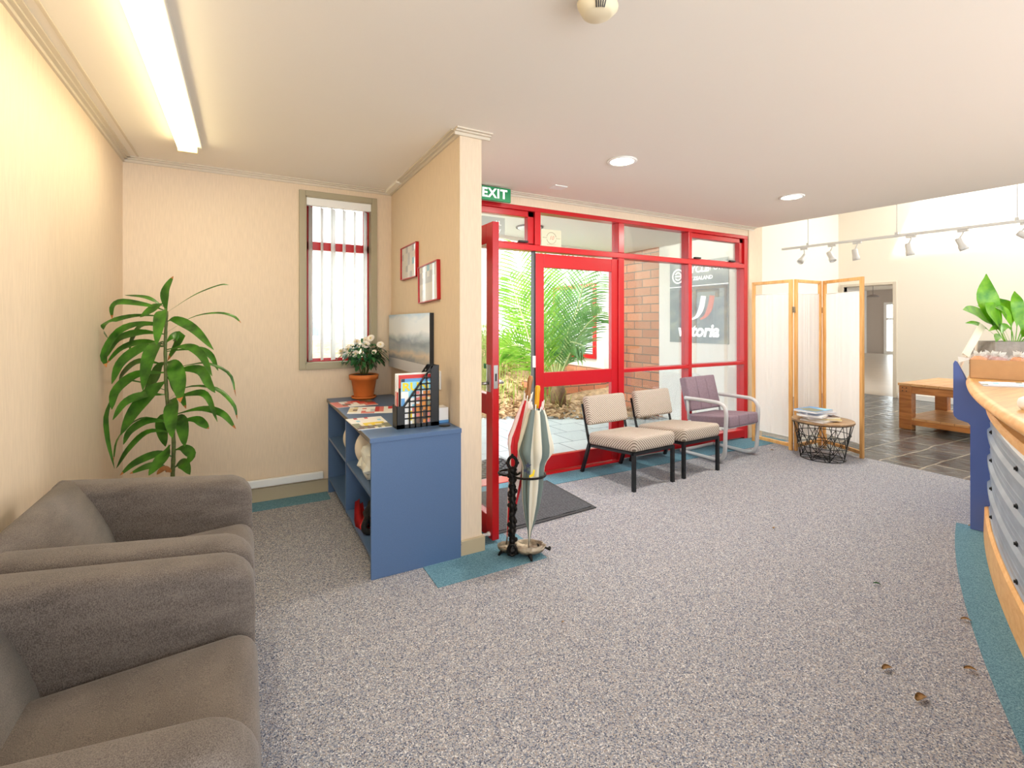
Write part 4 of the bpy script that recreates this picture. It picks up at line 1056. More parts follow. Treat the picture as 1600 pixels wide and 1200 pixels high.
# wall hook scratches / little bracket low at the partition end
br = thing('wall_clip', 'small white plastic clip low on the partition end beside the blue unit', 'clip', (1.045, 2.52, .06))
bm = B(); box(bm, 1.034, 1.056, 2.512, 2.53, .055, .105, .003); obj('clip_body', bm, 'whitepl', br, True)
bm = B(); box(bm, 1.036, 1.054, 2.508, 2.513, .066, .072); box(bm, 1.036, 1.054, 2.508, 2.513, .085, .091); obj('slot', bm, 'black', br, True)
ds = thing('door_stop', 'white tubular door stop on the skirting next to the red door', 'door stop', (1.23, 2.6, .05))
bm = B(); tube(bm, [(1.205, 2.6, .05), (1.265, 2.6, .05)], .008, 10); tube(bm, [(1.205, 2.6, .05), (1.21, 2.6, .05)], .016, 12); obj('stem', bm, 'whitepl', ds, True)
bm = B(); tube(bm, [(1.262, 2.6, .05), (1.277, 2.6, .05)], .013, 12); obj('bumper', bm, 'white', ds, True)
# ================================================================== UMBRELLA STAND
SC = Vector((1.372, 2.372, 0))
us = thing('umbrella_stand', 'ornate dark cast iron umbrella stand with shell tray by the open door', 'umbrella stand', SC, -TH)
bm = B()
for cx, cy, r in ((-.088, .01, .052), (.035, .0, .092)):
    lathe(bm, [(0, .022), (r * .6, .024), (r * .92, .036), (r, .05), (r * 1.06, .052), (r * .98, .034), (r * .6, .014), (0, .012)], 36, cx, cy, rfun=lambda a, j: 1 + (.05 * math.cos(9 * a) if j in (2, 3, 4) else .02 * math.cos(9 * a)))
for v in bm.verts: v.co.y *= .82
obj('tray', bm, 'brass', us)
for x, y in ((-.125, -.02), (.045, -.085), (.1, .05), (-.06, .05)):
    bm = B(); tube(bm, catmull([(x * .85, y * .85, .03), (x, y, .018), (x * 1.08, y * 1.08, .0045)], 6), [.012, .012, .011, .009, .008, .007, .006], 8); obj('foot', bm, 'cast', us)
bm = B(); tube(bm, catmull([(.125, -.01, .045), (.15, -.02, .036), (.15, -.035, .045), (.138, -.03, .05)], 10), .006, 6); ball(bm, (.152, -.012, .042), .009); obj('tray_ornament', bm, 'cast', us)
cx, cy = -.058, -.035
bm = B(); rr = random.Random(2)
prof = [(0, .02), (.034, .024), (.03, .05), (.016, .075), (.021, .1), (.014, .12)]
z = .13
while z < .46: prof += [(.016, z), (rr.uniform(.02, .026), z + .016), (.0155, z + .03)]; z += .036
prof += [(.02, .47), (.026, .49), (.016, .505), (0, .51)]
lathe(bm, prof, 14, cx, cy, rfun=lambda a, j: 1 + .18 * math.sin(3 * a + j * 1.7))
for k in range(18):
    a = k * 2.4; zz = .1 + k * .021; ball(bm, (cx + .02 * math.cos(a), cy + .017 * math.sin(a), zz), .0105, (1, 1, 1.3), 8)
obj('column', bm, 'cast', us)
bm = B(); tube(bm, [(cx + .024 * math.cos(a), cy - .004, .53 + .034 * math.sin(a)) for a in [2 * PI * k / 20 for k in range(20)]], .009, 8, True)
for a in (0, PI * .5, PI): ball(bm, (cx + .03 * math.cos(a), cy - .004, .53 + .042 * math.sin(a)), .009)
obj('crest', bm, 'cast', us)
bm = B(); tube(bm, [(cx + .022 * math.cos(a), cy - .03, .055 + .03 * math.sin(a)) for a in [2 * PI * k / 16 for k in range(16)]], .008, 8, True); obj('foot_medallion', bm, 'cast', us)
for x, y, r1, r2 in ((.034, .0, .096, .082), (-.076, .035, .06, .055)):
    bm = B(); tube(bm, [(x + r1 * math.cos(a), y + r2 * math.sin(a), .452) for a in [2 * PI * k / 28 for k in range(28)]], .0065, 8, True); obj('holder_ring', bm, 'cast', us)

def umbrella(label, p, q, prof, c0, c1, hmat, hl, seed, sc=1.0, pleat=.2):
    p = Vector(p); q = Vector(q); ax = (q - p); L = ax.length
    R = Matrix.Translation(SC) @ Matrix.Rotation(-TH, 4, 'Z') @ Matrix.Translation(p) @ ax.to_track_quat('Z', 'Y').to_matrix().to_4x4()
    w = R @ Vector((0, 0, 0))
    t = thing('umbrella', label, 'umbrella', w, 0, 'umbrellas in the iron stand')
    bm = B(); rr = random.Random(seed); ph = [rr.uniform(-.15, .2) for _ in range(8)]
    lathe(bm, [(r * sc, z) for z, r in prof], 96, 0, 0, rfun=lambda a, j: 1 + pleat * (abs(math.cos(4 * a + .12 * j)) * 1.6 - 1) + ph[int(a / (2 * PI) * 8) % 8] * (.2 + 1.6 * max(0, 1 - abs(j - 9) / 4)), mfun=lambda k: (k // 12) % 2)
    bm.transform(R); cn = obj('canopy', bm, [c0, c1], t, True)
    bm = B(); tube(bm, [(0, 0, -.005), (0, 0, .12)], [.004, .006], 8); tube(bm, [(0, 0, prof[-1][0] - .1), (0, 0, L - hl + .01)], .0055, 8); bm.transform(R); obj('shaft', bm, 'steel', t, True)
    bm = B(); lathe(bm, [(0, L - hl), (.011, L - hl), (.014, L - hl + .02), (.014, L - hl * .4), (.016, L - .02), (.012, L - .003), (0, L)], 14); bm.transform(R); obj('handle', bm, hmat, t, True)
    zt, rt = prof[-1]
    for k in range(8):
        a = 2 * PI * (k + .1) / 8; bm = B()
        tube(bm, [(rt * sc * .8 * math.cos(a), rt * sc * .8 * math.sin(a), zt - .02), (rt * sc * 1.0 * math.cos(a), rt * sc * 1.0 * math.sin(a), zt + .02 + .012 * ((k * 3) % 4))], [.004, .0025], 6); bm.transform(R); obj('rib_tip', bm, 'white', t, True)
    return t, R, cn
pg = [(.03, .004), (.09, .012), (.16, .032), (.25, .05), (.34, .06), (.4, .062), (.45, .064), (.48, .074), (.52, .1), (.545, .11), (.58, .103), (.64, .085), (.7, .068), (.745, .055), (.775, .042)]
t, R, cn = umbrella('folded grey-green and cream umbrella with a yellow handle and star emblem in the iron stand', (.035, -.005, .045), (.088, .025, .955), pg, 'ugreen', 'ucream', 'yellow', .13, 4, .98)
def star(bm, x, y, z, r):
    pts = []
    for k in range(10):
        a = PI / 2 + k * PI / 5; rr_ = r if k % 2 == 0 else r * .42; pts.append((x + rr_ * math.cos(a), z + rr_ * math.sin(a)))
    prism(bm, pts, y, y + .002, 'y')
bm = B(); star(bm, .028, -.098, .53, .02); star(bm, .012, -.1, .505, .013); star(bm, .028, -.098, .495, .013); bm.transform(Matrix.Translation(SC) @ Matrix.Rotation(-TH, 4, 'Z')); obj('star_emblem', bm, 'printnavy', t, True)
bm = B(); prism(bm, [(.035, .465), (.06, .475), (.066, .505), (.058, .51), (.052, .488), (.035, .478)], -.099, -.097, 'y'); bm.transform(Matrix.Translation(SC) @ Matrix.Rotation(-TH, 4, 'Z')); obj('yellow_emblem', bm, 'printyel', t, True)
pr = [(.03, .004), (.1, .012), (.2, .026), (.3, .036), (.42, .046), (.5, .06), (.55, .078), (.6, .082), (.65, .07), (.72, .055), (.78, .04), (.82, .028)]
umbrella('folded red and white umbrella with a wooden handle in the iron stand', (-.092, .035, .045), (.052, .13, 1.0), pr, 'ured', 'uwhite', 'handlewood', .14, 9, .92)

# entrance mat
em = thing('entrance_mat', 'dark grey ribbed entrance mat lying inside the open door', 'mat', (1.8, 3.05, .003))
bm = B(); prism(bm, [(1.385, 2.69), (2.145, 2.735), (2.16, 3.35), (1.385, 3.36)], .003, .013); obj('pile', bm, 'mat', em, True)
bm = B(); prism(bm, [(1.362, 2.662), (2.172, 2.712), (2.184, 3.374), (1.362, 3.385)], .003, .008); obj('rubber_edge', bm, 'matedge', em, True)

# ================================================================== BEIGE CHAIRS (front faces -y)
def beige_chair(label, loc, rz):
    t = thing('waiting_chair', label, 'chair', loc, rz, 'beige waiting chairs by the glazing')
    W = .2375
    bm = B(); box(bm, -W - .005, W + .005, -.01, .53, .305, .42, .032, 5)
    for v in bm.verts:
        if v.co.z > .36: v.co.z += -.055 * (v.co.y / .53) + .012 * max(0, 1 - (v.co.x / W) ** 2)
        else: v.co.z += -.045 * (v.co.y / .53)
    obj('seat', bm, 'chairfab', t, smooth=True)
    bm = B(); box(bm, -W + .003, W - .003, -.035, .035, -.125, .125, .026, 5)
    bm.transform(Matrix.Translation((0, .565, .545)) @ Matrix.Rotation(math.radians(-13), 4, 'X')); obj('backrest', bm, 'chairfab', t, smooth=True)
    for s in (-1, 1):
        bm = B(); bar(bm, (s * (W - .013), .012, 0), (s * (W - .013), .012, .305), .026, .026, (0, 1, 0)); obj('leg', bm, 'blackmetal', t)
        bm = B(); bar(bm, (s * (W - .004), .615, .002), (s * (W - .004), .515, .27), .024, .026, (0, 1, 0)); obj('leg', bm, 'blackmetal', t)
        bm = B(); bar(bm, (s * (W - .004), .515, .262), (s * (W - .004), .54, .345), .024, .012, (0, 1, 0)); bar(bm, (s * (W - .004), .54, .34), (s * (W - .004), .61, .6), .022, .01, (0, 1, 0)); obj('back_support', bm, 'blackmetal', t)
    bm = B()
    for s in (-1, 1): bar(bm, (s * (W - .013), 0, .295), (s * (W - .013), .53, .252), .026, .02)
    bar(bm, (-W, .012, .293), (W, .012, .293), .022, .024); bar(bm, (-W, .51, .256), (W, .51, .256), .022, .02); obj('seat_frame', bm, 'blackmetal', t)
    return t
w1c = beige_chair('beige diagonal-striped low chair with black legs, nearer the entrance mat', (2.862, 2.835, 0), math.radians(3.5))
dup(w1c, (3.457, 2.872, 0), math.radians(2.5), 'beige diagonal-striped low chair beside the mauve tube-frame chair')

# ================================================================== MAUVE TUBE CHAIR
mc = thing('tube_armchair', 'mauve padded chair with pale looped tube arms by the red glazing', 'chair', (4.16, 3.0, 0), math.radians(4))
W = .262; r = .0185
for s in (-1, 1):
    x = s * W
    pts = [(x, .44, .56), (x, .3, .562), (x, .13, .562), (x, .06, .558), (x, .015, .535), (x, -.008, .49), (x, -.012, .42), (x, -.005, .3), (x, .0, .15), (x, .01, .08), (x, .045, .034), (x, .1, r), (x, .2, r), (x, .38, r), (x, .49, r)]
    bm = B(); tube(bm, catmull(pts, 60), r, 12); obj('side_loop', bm, 'tubegrey', mc)
bm = B(); tube(bm, [(-W, .49, r), (W, .49, r)], r * .95, 10); obj('floor_rail', bm, 'tubegrey', mc)
bm = B(); tube(bm, [(-W, .03, .32), (W, .03, .32)], .012, 8); tube(bm, [(-W, .40, .35), (-W + .01, .42, .56)], .012, 8); tube(bm, [(W, .40, .35), (W - .01, .42, .56)], .012, 8); tube(bm, [(-W, .4, .33), (W, .4, .33)], .012, 8)
obj('seat_rail', bm, 'tubegrey', mc)
def pad(name, n, w, d, h, mtx, mat):
    bm = B(); sw_ = w / n
    for k in range(n):
        box(bm, -w / 2 + k * sw_ - .0005, -w / 2 + (k + 1) * sw_ + .0005, -d / 2, d / 2, -h / 2, h / 2, .016 if k in (0, n - 1) else .014, 4)
    bm.transform(mtx); return obj(name, bm, mat, mc, smooth=True)
bm = B()
sp = pad('seat', 3, .47, .47, .105, Matrix.Translation((0, .205, .365)) @ Matrix.Rotation(math.radians(-6), 4, 'X'), 'mauve')
bp = pad('backrest', 3, .475, .085, .34, Matrix.Translation((-.0, .455, .59)) @ Matrix.Rotation(math.radians(-14), 4, 'X'), 'mauve')

# ================================================================== FOLDING SCREEN
fs = thing('folding_screen', 'three-panel folding screen of honey timber frames with white voile', 'screen', (5.1, 2.95, 0))
def panel(a, b, H=1.762):
    a = Vector((a[0], a[1], 0)); b = Vector((b[0], b[1], 0)); d = (b - a); L = d.length; x = d.normalized(); y = Vector((-x.y, x.x, 0))
    m = Matrix((x, y, Vector((0, 0, 1)))).transposed().to_4x4(); m.translation = a
    bm = B(); p = .034; th = .013
    for q in ((0, p, 0, H), (L - p, L, 0, H), (p, L - p, H - .032, H), (p, L - p, .035, .07)): box(bm, q[0], q[1], -th, th, q[2], q[3], .003)
    bm.transform(m); fr_ = obj('panel_frame', bm, 'pine', fs, True)
    bm = B(); z0, z1 = .135, 1.62; n = 60; R1 = []
    for i in range(n + 1):
        u = p + .004 + (L - 2 * p - .008) * i / n
        R1.append([bm.verts.new(m @ Vector((u, .0032 * math.sin(u * 110 + 2 * math.sin(u * 31)) * (1 - .25 * k), z))) for k, z in enumerate((z1, (z0 + z1) / 2, z0))])
    for q, w in zip(R1, R1[1:]):
        for k in (0, 1): bm.faces.new((q[k], w[k], w[k + 1], q[k + 1])).smooth = True
    obj('voile', bm, 'curtain', fr_, True)
    bm = B()
    for z in (z0, z1): 
        bm2 = [m @ Vector((p, 0, z)), m @ Vector((L - p, 0, z))]; tube(bm, bm2, .004, 6)
    obj('rod', bm, 'white', fr_, True)
    return m
panel((4.945, 3.43), (4.925, 2.968)); panel((4.94, 2.95), (5.405, 2.95)); panel((5.42, 2.93), (5.226, 2.457))
for x, y in ((4.932, 2.957), (5.416, 2.943)):
    for z in (.3, 1.42):
        bm = B(); box(bm, x - .012, x + .012, y - .012, y + .012, z, z + .06, .003); obj('hinge', bm, 'brass', fs, True)

# ================================================================== WIRE BASKET TABLE
bt = thing('wire_basket_table', 'round side table of black wire basket with timber top before the folding screen', 'side table', (4.905, 2.66, 0))
RT, RB, HT = .262, .188, .355
bm = B(); lathe(bm, [(0, HT), (RT - .004, HT), (RT, HT + .004), (RT, HT + .018), (RT - .004, HT + .022), (0, HT + .022)], 48); obj('tabletop', bm, 'oak', bt)
bm = B()
def rad(z): return RB + (RT - .012 - RB) * z / HT
def ringw(z, rr_=.0035): tube(bm, [(rad(z) * math.cos(a), rad(z) * math.sin(a), z) for a in [2 * PI * k / 40 for k in range(40)]], rr_, 6, True)
for z in (.006, HT * .36, HT * .68, HT - .004): ringw(z)
obj('ring_wires', bm, 'blackmetal', bt)
bm = B(); K = 8
def pw(k, z): a = 2 * PI * k / K; return (rad(z) * math.cos(a), rad(z) * math.sin(a), z)
for k in range(K):
    tube(bm, [pw(k, .006), pw(k, HT)], .003, 6)
    tube(bm, [pw(k, .006), pw(k + 1, HT * .68)], .003, 6); tube(bm, [pw(k + 1, .006), pw(k, HT * .68)], .003, 6)
    tube(bm, [pw(k, HT * .36), pw(k + .5, HT)], .003, 6); tube(bm, [pw(k + 1, HT * .36), pw(k + .5, HT)], .003, 6)
obj('side_wires', bm, 'blackmetal', bt)
bm = B()
for k in range(5): 
    a = PI * k / 5; tube(bm, [(RB * math.cos(a), RB * math.sin(a), .006), (-RB * math.cos(a), -RB * math.sin(a), .006)], .003, 6)
tube(bm, [(.08 * math.cos(a), .08 * math.sin(a), .006) for a in [2 * PI * k / 24 for k in range(24)]], .003, 6, True)
obj('base_wires', bm, 'blackmetal', bt)
z = HT + .022; c0 = Vector((4.775, 2.66))
ML = [('bottom magazine of the pile on the wire basket table, white cover', .29, .21, .35, .010, 'w', (.05, -.02)), ('lime and white magazine low in the pile on the wire basket table', .28, .21, -.35, .008, 'y', (.06, -.02)), ('brown-edged magazine in the middle of the pile on the wire table', .29, .22, -.25, .016, 'm', (.05, .0)),
      ('thick white magazine in the middle of the pile on the wire table', .28, .21, .55, .012, 'w', (.0, .0)), ('grey-spined magazine near the top of the pile on the wire table', .27, .2, -.2, .014, 'g', (.03, .01)), ('topmost magazine of the pile, blue sea and sky cover', .28, .21, .35, .012, 'b', (-.01, .01))]
for label, L, Wd, a, h, key, off in ML:
    h *= 1.45
    t = thing('magazine', label, 'magazine', (c0.x + off[0], c0.y + off[1], z), a - .35, 'magazines on the wire basket table')
    bm = B(); box(bm, -L / 2, L / 2, -Wd / 2, Wd / 2, .0008, h - .001); obj('pages', bm, 'paperw', t)
    bm = B(); bx = [(-L / 2 - .001, L / 2 + .001, h - .001, h), (-L / 2 - .001, L / 2 + .001, 0, .0008)]
    for x0_, x1_, za, zb in bx: box(bm, x0_, x1_, -Wd / 2 - .001, Wd / 2 + .001, za, zb)
    box(bm, -L / 2 - .001, L / 2 + .001, Wd / 2, Wd / 2 + .001, 0, h)
    obj('cover', bm, PAL[key], t)
    if key == 'b':
        bm = B(); prism(bm, [(-.12, -.09), (.02, -.09), (.05, .06), (-.08, .095), (-.13, .0)], h, h + .0006); obj('cover_picture', bm, 'printolive', t)
        bm = B(); prism(bm, [(.03, -.1), (.135, -.1), (.135, -.02), (.05, .0)], h, h + .0006); obj('cover_band', bm, 'printcyan', t)
    z += h + .0008

# ================================================================== BENCH TABLE
tb = thing('coffee_table', 'chunky honey timber coffee table with lower shelf on the slate floor', 'table', (7.7, 2.45, 0))
TX0, TX1, TY0, TY1 = 7.15, 8.28, 1.75, 2.98
bm = B()
for k in range(9):
    a = TY0 + (TY1 - TY0) * k / 9; box(bm, TX0, TX1, a + .002, a + (TY1 - TY0) / 9 - .002, .535, .565, .003)
obj('tabletop', bm, 'tabletop', tb, True)
for x in (TX0 + .01, TX1 - .13):
    for y in (TY0 + .01, TY1 - .14):
        bm = B(); box(bm, x, x + .12, y, y + .13, -.002, .535, .005); obj('leg', bm, 'table', tb, True)
bm = B()
for x in (TX0 + .02, TX1 - .06): box(bm, x, x + .04, TY0 + .14, TY1 - .14, .445, .535)
for y in (TY0 + .02, TY1 - .06): box(bm, TX0 + .13, TX1 - .13, y, y + .04, .445, .535)
obj('apron', bm, 'table', tb, True)
bm = B()
for k in range(9):
    a = TY0 + .03 + (TY1 - TY0 - .06) * k / 9; box(bm, TX0 + .02, TX1 - .02, a + .002, a + (TY1 - TY0 - .06) / 9 - .002, .12, .145, .002)
obj('shelf', bm, 'tabletop', tb, True)
for x in (TX0 + .02, TX1 - .06):
    bm = B(); box(bm, x, x + .04, TY0 + .14, TY1 - .14, .06, .12); obj('shelf_rail', bm, 'table', tb, True)
bm = B()
for z in (.47, .51):
    for y in (TY1 - .09, TY1 - .05): tube(bm, [(TX0 + .005, y, z), (TX0 + .011, y, z)], .006, 8)
obj('bolt', bm, 'black', tb, True)

# ================================================================== COUNTER
def cy_(x): return .555 + .467 * (x - 2.1) - .058 * (x - 2.1) * (x - 3.16)
def cn_(x):
    s = .467 - .058 * (2 * x - 5.26); n = Vector((s, -1, 0)); return n.normalized()          # towards the counter body
def CP(x, off, z): 
    p = Vector((x, cy_(x), 0)) + cn_(x) * off; return Vector((p.x, p.y, z))
def curve_slab(bm, sec, xa, xb, n=60, mi=0, smooth=True):
    """closed section of (offset, z) points swept along the counter curve"""
    R = [[bm.verts.new(CP(xa + (xb - xa) * i / n, o, z)) for o, z in sec] for i in range(n + 1)]; m = len(sec)
    for a, b in zip(R, R[1:]):
        for k in range(m): bm.faces.new((a[k], a[(k + 1) % m], b[(k + 1) % m], b[k])).smooth = smooth
    bm.faces.new(R[0]); bm.faces.new(R[-1][::-1]); bmesh.ops.recalc_face_normals(bm, faces=bm.faces[:])
rt_ = thing('reception_counter', 'long curved reception counter of timber and corrugated blue-grey steel', 'counter', CP(2.8, .45, 0))
XA, XB, XF = .95, 5.3, 4.04
ct = .965
def sm(o): 
    for p in o.data.polygons: p.use_smooth = False
    return o
bm = B(); curve_slab(bm, [(.085, ct), (.8, ct), (.8, ct - .04), (.085, ct - .04)], XA, XB); obj('countertop', bm, 'pinetop', rt_, True, smooth=False)
bm = B(); curve_slab(bm, [(.085, ct + .0005), (.062, ct - .001), (.052, ct - .01), (.049, ct - .02), (.052, ct - .032), (.064, ct - .043), (.085, ct - .045)], XA, XB); obj('nosing', bm, 'pineedge', rt_, True)
bm = B(); curve_slab(bm, [(.21, ct - .045), (.24, ct - .045), (.24, .80), (.21, .80)], XA, XF); obj('recess_panel', bm, 'gap', rt_, True, smooth=False)
bm = B(); curve_slab(bm, [(.137, .812), (.147, .82), (.22, .82), (.22, .776), (.147, .776), (.137, .784)], XA, XF); obj('timber_rail', bm, 'pineedge', rt_, True, smooth=False)
bm = B(); curve_slab(bm, [(.175, .775), (.2, .775), (.2, .70), (.175, .70)], XA, XF); obj('white_strip', bm, 'white', rt_, True, smooth=False)
sec = []; P_ = .163; z0_ = .115
for k in range(4):
    b = .03 + k * P_ 
    for dz, o in ((0, .158), (.028, .158), (.045, .144), (.068, .144), (.085, .158), (.105, .158), (.112, .156), (.12, .158), (.14, .158), (.146, .156), (.153, .158)): sec.append((o, b + .06 + dz))
sec = [s for s in sec if s[1] < .715]; sec.append((.158, .72))
sec = sec + [(.2, .72), (.2, sec[0][1])]
bm = B(); curve_slab(bm, sec, XA, XF - .012, smooth=False); obj('corrugated_front', bm, 'zinc', rt_, True, smooth=False)
bm = B(); curve_slab(bm, [(.2, 0), (.78, 0), (.78, ct - .045), (.24, ct - .045), (.24, .7), (.2, .7)], XA, XB - .05); obj('carcass', bm, 'bluefin', rt_, True, smooth=False)
bm = B(); curve_slab(bm, [(.128, .0), (.158, .0), (.158, .165), (.146, .168), (.132, .16)], XA, XF); obj('kick_rail', bm, 'pineedge', rt_, True, smooth=False)
for x in (3.72, 2.86, 2.1):
    for z in (.68, .517, .354, .19):
        bm = B(); p = CP(x, .157, z); n = -cn_(x); tube(bm, [p, p + n * .005], .012, 10); tube(bm, [p + n * .005, p + n * .011], .007, 8); obj('screw', bm, 'scr', rt_, True)
# end fin
n_ = cn_(XF); tg_ = Vector((-n_.y, n_.x, 0)); 
m = Matrix((n_, Vector((0, 0, 1)), n_.cross(Vector((0, 0, 1))))).transposed().to_4x4(); m.translation = CP(XF, 0, 0)
bm = B(); pts = [(.2, 0), (.068, 0), (.068, .66), (.058, .675), (.01, .69), (-.008, .71), (-.012, .73), (-.012, 1.05), (-.004, 1.068), (.008, 1.06), (.04, .985), (.055, .945), (.075, .925), (.2, .925)]
prism(bm, [(a, b) for a, b in pts], 0, .03); bm.transform(m); bmesh.ops.recalc_face_normals(bm, faces=bm.faces[:]); 
bmesh.ops.bevel(bm, geom=[e for e in bm.edges if abs(e.calc_length() - .03) > 1e-4], offset=.004, segments=2, affect='EDGES'); obj('end_panel', bm, 'bluefin', rt_, True, smooth=False)
# teal strip in front of counter
bm = B(); curve_slab(bm, [(0, 0), (.3, 0), (.3, .003), (0, .003)], XA, 4.08, smooth=False)
tag(obj('floor_border_counter', bm, 'teal'), 'curved teal carpet band along the counter foot', 'floor', kind='structure')

# ------------------------------------------------------------------ things on the counter
sb = thing('snack_box', 'open cardboard box filled with bagged biscuits on the counter end', 'box', (4.09, 1.2, ct), 0)
a = Vector((3.985, 1.275, 0)); b = Vector((4.065, 1.042, 0)); x = Vector(((b - a).x, (b - a).y, 0)).normalized(); y = Vector((-x.y, x.x, 0))
if y.dot(Vector((1, .3, 0))) < 0: y = -y
def BX(u, v, z): p = a + x * u + y * v; return Vector((p.x, p.y, z))
LB = (b - a).length + .14; DB = .2; HB = .118
LB = .385
def wbox(bm, u0, u1, v0, v1, z0, z1, bev=0):
    vs = box(bm, u0, u1, v0, v1, z0, z1, bev)
    for v in vs: v.co = BX(v.co.x, v.co.y, v.co.z)
bx0 = a - x * .0
bm = B()
for q in ((0, LB, 0, .004, 0, HB), (0, LB, DB - .004, DB, 0, HB), (0, .004, 0, DB, 0, HB), (LB - .004, LB, 0, DB, 0, HB), (0, LB, 0, DB, 0, .004)): wbox(bm, q[0], q[1], q[2], q[3], ct + q[4], ct + q[5])
bmesh.ops.recalc_face_normals(bm, faces=bm.faces[:]); obj('carton', bm, 'card', sb, True)
bm = B(); f = [BX(0, .0, ct + HB), BX(0, DB, ct + HB), BX(-.055, DB * .95, ct + HB * .95 + .01), BX(-.05, .03, ct + HB * .8)]
bm.faces.new([bm.verts.new(v) for v in f]); bmesh.ops.solidify(bm, geom=bm.faces[:], thickness=.003); obj('flap', bm, 'paperw', sb, True)
bags = [(.045, .06, 'snack', 'bagged orange biscuit at the open flap end of the counter box'), (.13, .06, 'snack2', 'bagged pinkish biscuit beside the flap-end one in the counter box'), (.22, .07, 'snack', 'bagged orange biscuit in the middle of the counter box'), (.31, .07, 'snack2', 'bagged pinkish biscuit in the far right of the counter box'), (.1, .14, 'snack2', 'bagged pinkish biscuit in the back row of the counter box'), (.24, .15, 'snack', 'bagged orange biscuit in the back row of the counter box')]
for u, v, mt, label in bags:
    c = BX(u, v, ct + HB - .02); t = thing('snack_bag', label, 'snack', c, 0, 'bagged biscuits in the counter box'); rr = random.Random(int(u * 1000))
    bm = B(); ball(bm, c + Vector((0, 0, .008)), .042, (1, 1, .8), 12, 0, .25); obj('biscuit', bm, mt, t, True)
    bm = B(); ball(bm, (0, 0, 0), 1, seg=16)
    for w in bm.verts:
        d = w.co.copy(); k = 1 + .3 * noise.noise(d * 2.5 + c * 9) + .2 * noise.noise(d * 6 + c * 5); w.co = c + Vector((d.x * .048 * k, d.y * .048 * k, (d.z * .045 * k) + .012))
    obj('wrapper', bm, 'clear', t, True, smooth=False)
    bm = B(); 
    for k in range(5):
        an = k * 1.25; blade(bm, [c + Vector((0, 0, .035)), c + Vector((.018 * math.cos(an), .018 * math.sin(an), .055)), c + Vector((.035 * math.cos(an), .035 * math.sin(an), .068 + .01 * (k % 2)))], .012, (math.sin(an), -math.cos(an), .2), 3, .3)
    obj('wrapper_twist', bm, 'bagw', t, True)
# planter with peace lily
DP = 3.5
pc = at_d(1586, 575, DP); pc = Vector((pc.x, pc.y, ct))
pl = thing('potted_peace_lily', 'bright green broad-leaved peace lily in a grey trough on the counter', 'plant', pc, -TH)
bm = B(); h = .215; n = 0
for sgn in ((-.235, .235, -.09, -.075), (-.235, .235, .075, .09), (-.235, -.22, -.075, .075), (.22, .235, -.075, .075)): box(bm, sgn[0], sgn[1], sgn[2], sgn[3], 0, h, .003)
box(bm, -.22, .22, -.075, .075, 0, .02); obj('trough', bm, 'concrete', pl)
bm = B(); box(bm, -.22, .22, -.075, .075, .02, h - .015); obj('soil', bm, 'soil', pl)
def SP(x, y, off): return at_d(1460 + x / 5.457, 400 + y / 5.457, DP - off)
SL = [((610,740),(545,600),(445,380),(442,152),88,(.1,.05),0),((600,735),(470,560),(340,490),(242,458),72,(.15,.2),0),((620,730),(560,600),(480,470),(430,400),84,(.2,.15),0),((590,735),(430,610),(340,575),(262,572),24,(.1,.1),0),
((660,735),(650,560),(600,420),(553,360),58,(-.02,-.05),0),((690,735),(705,560),(700,400),(682,298),48,(.05,.0),0),((705,735),(750,600),(790,480),(830,400),60,(.05,0),0),((600,735),(520,560),(420,440),(343,425),30,(-.05,-.1),0),
((640,740),(570,690),(535,690),(525,735),28,(.12,.16),0),((740,735),(840,620),(930,540),(1000,520),62,(.1,.1),0),((650,735),(590,620),(530,610),(460,640),26,(.14,.2),0),((720,735),(800,560),(860,420),(880,330),60,(-.05,-.1),0),((700,735),(660,640),(600,600),(570,660),30,(.16,.2),0),((730,735),(760,680),(820,640),(860,700),40,(.14,.2),0),((680,735),(640,560),(590,470),(520,440),48,(.1,.12),0)]
for pts in SL:
    P4, hw, off = pts[:4], pts[4], pts[5]
    W = [SP(px, py, off[0] * k / 3 if k < 3 else off[1]) for k, (px, py) in enumerate(P4)]
    hint = (Vector((-sT, -cT, 0)) * .8 + Vector((-.25 * cT, .25 * sT, .5))).normalized()
    def pf(t): return .07 if t < .3 else max(.03, math.sin(PI * min(1, (t - .27) / .73) ** .85)) 
    bm = B(); blade(bm, W, hw / 5.457 * DP / FPX * 1.0, hint, 20, .22, pf, 0); obj('leaf', bm, 'spath', pl, True)
es = thing('display_easel', 'white slanted display holder leaning behind the snack box on the counter', 'display stand', at_d(1520, 566, 3.35))
bm = B(); p, q = at_d(1535, 508, 3.44), at_d(1508, 562, 3.34); q.z = max(q.z, ct + .12); q2 = q + (q - p) * .9
bar(bm, p, q, .045, .012, (-sT, -cT, .3), .003); obj('front_bar', bm, 'offwhite', es, True)
bm = B(); bar(bm, q, (q.x + .03, q.y + .05, ct), .03, .012, (0, 1, 0), .002); bar(bm, p + Vector((.02, .03, -.01)), (p.x + .12, p.y + .08, ct), .03, .01, (0, 1, 0), .002); obj('stand_leg', bm, 'offwhite', es, True)
mgc = [at_z(1529, 598, ct), at_z(1536, 603.5, ct), at_z(1612, 606, ct), at_z(1606, 600, ct)]
o, t = sheet('magazine', 'grey white magazine lying flat on the timber counter before the snack box', 'magazine', [(v.x, v.y) for v in (mgc[0], mgc[3], mgc[2], mgc[1])], ['gwgwwgow', 'wgcwgwwg', 'owgwgwcw'], 'gwoc', .007, z=ct + .001)
cp_ = at_z(1606, 641, ct)
cu = thing('small_dish', 'small white rounded dish at the near edge of the counter', 'dish', (cp_.x, cp_.y, ct))
bm = B(); lathe(bm, [(0, 0), (.018, 0), (.028, .012), (.03, .03), (.026, .045), (.014, .053), (0, .055)], 24); obj('dish_body', bm, 'white', cu)

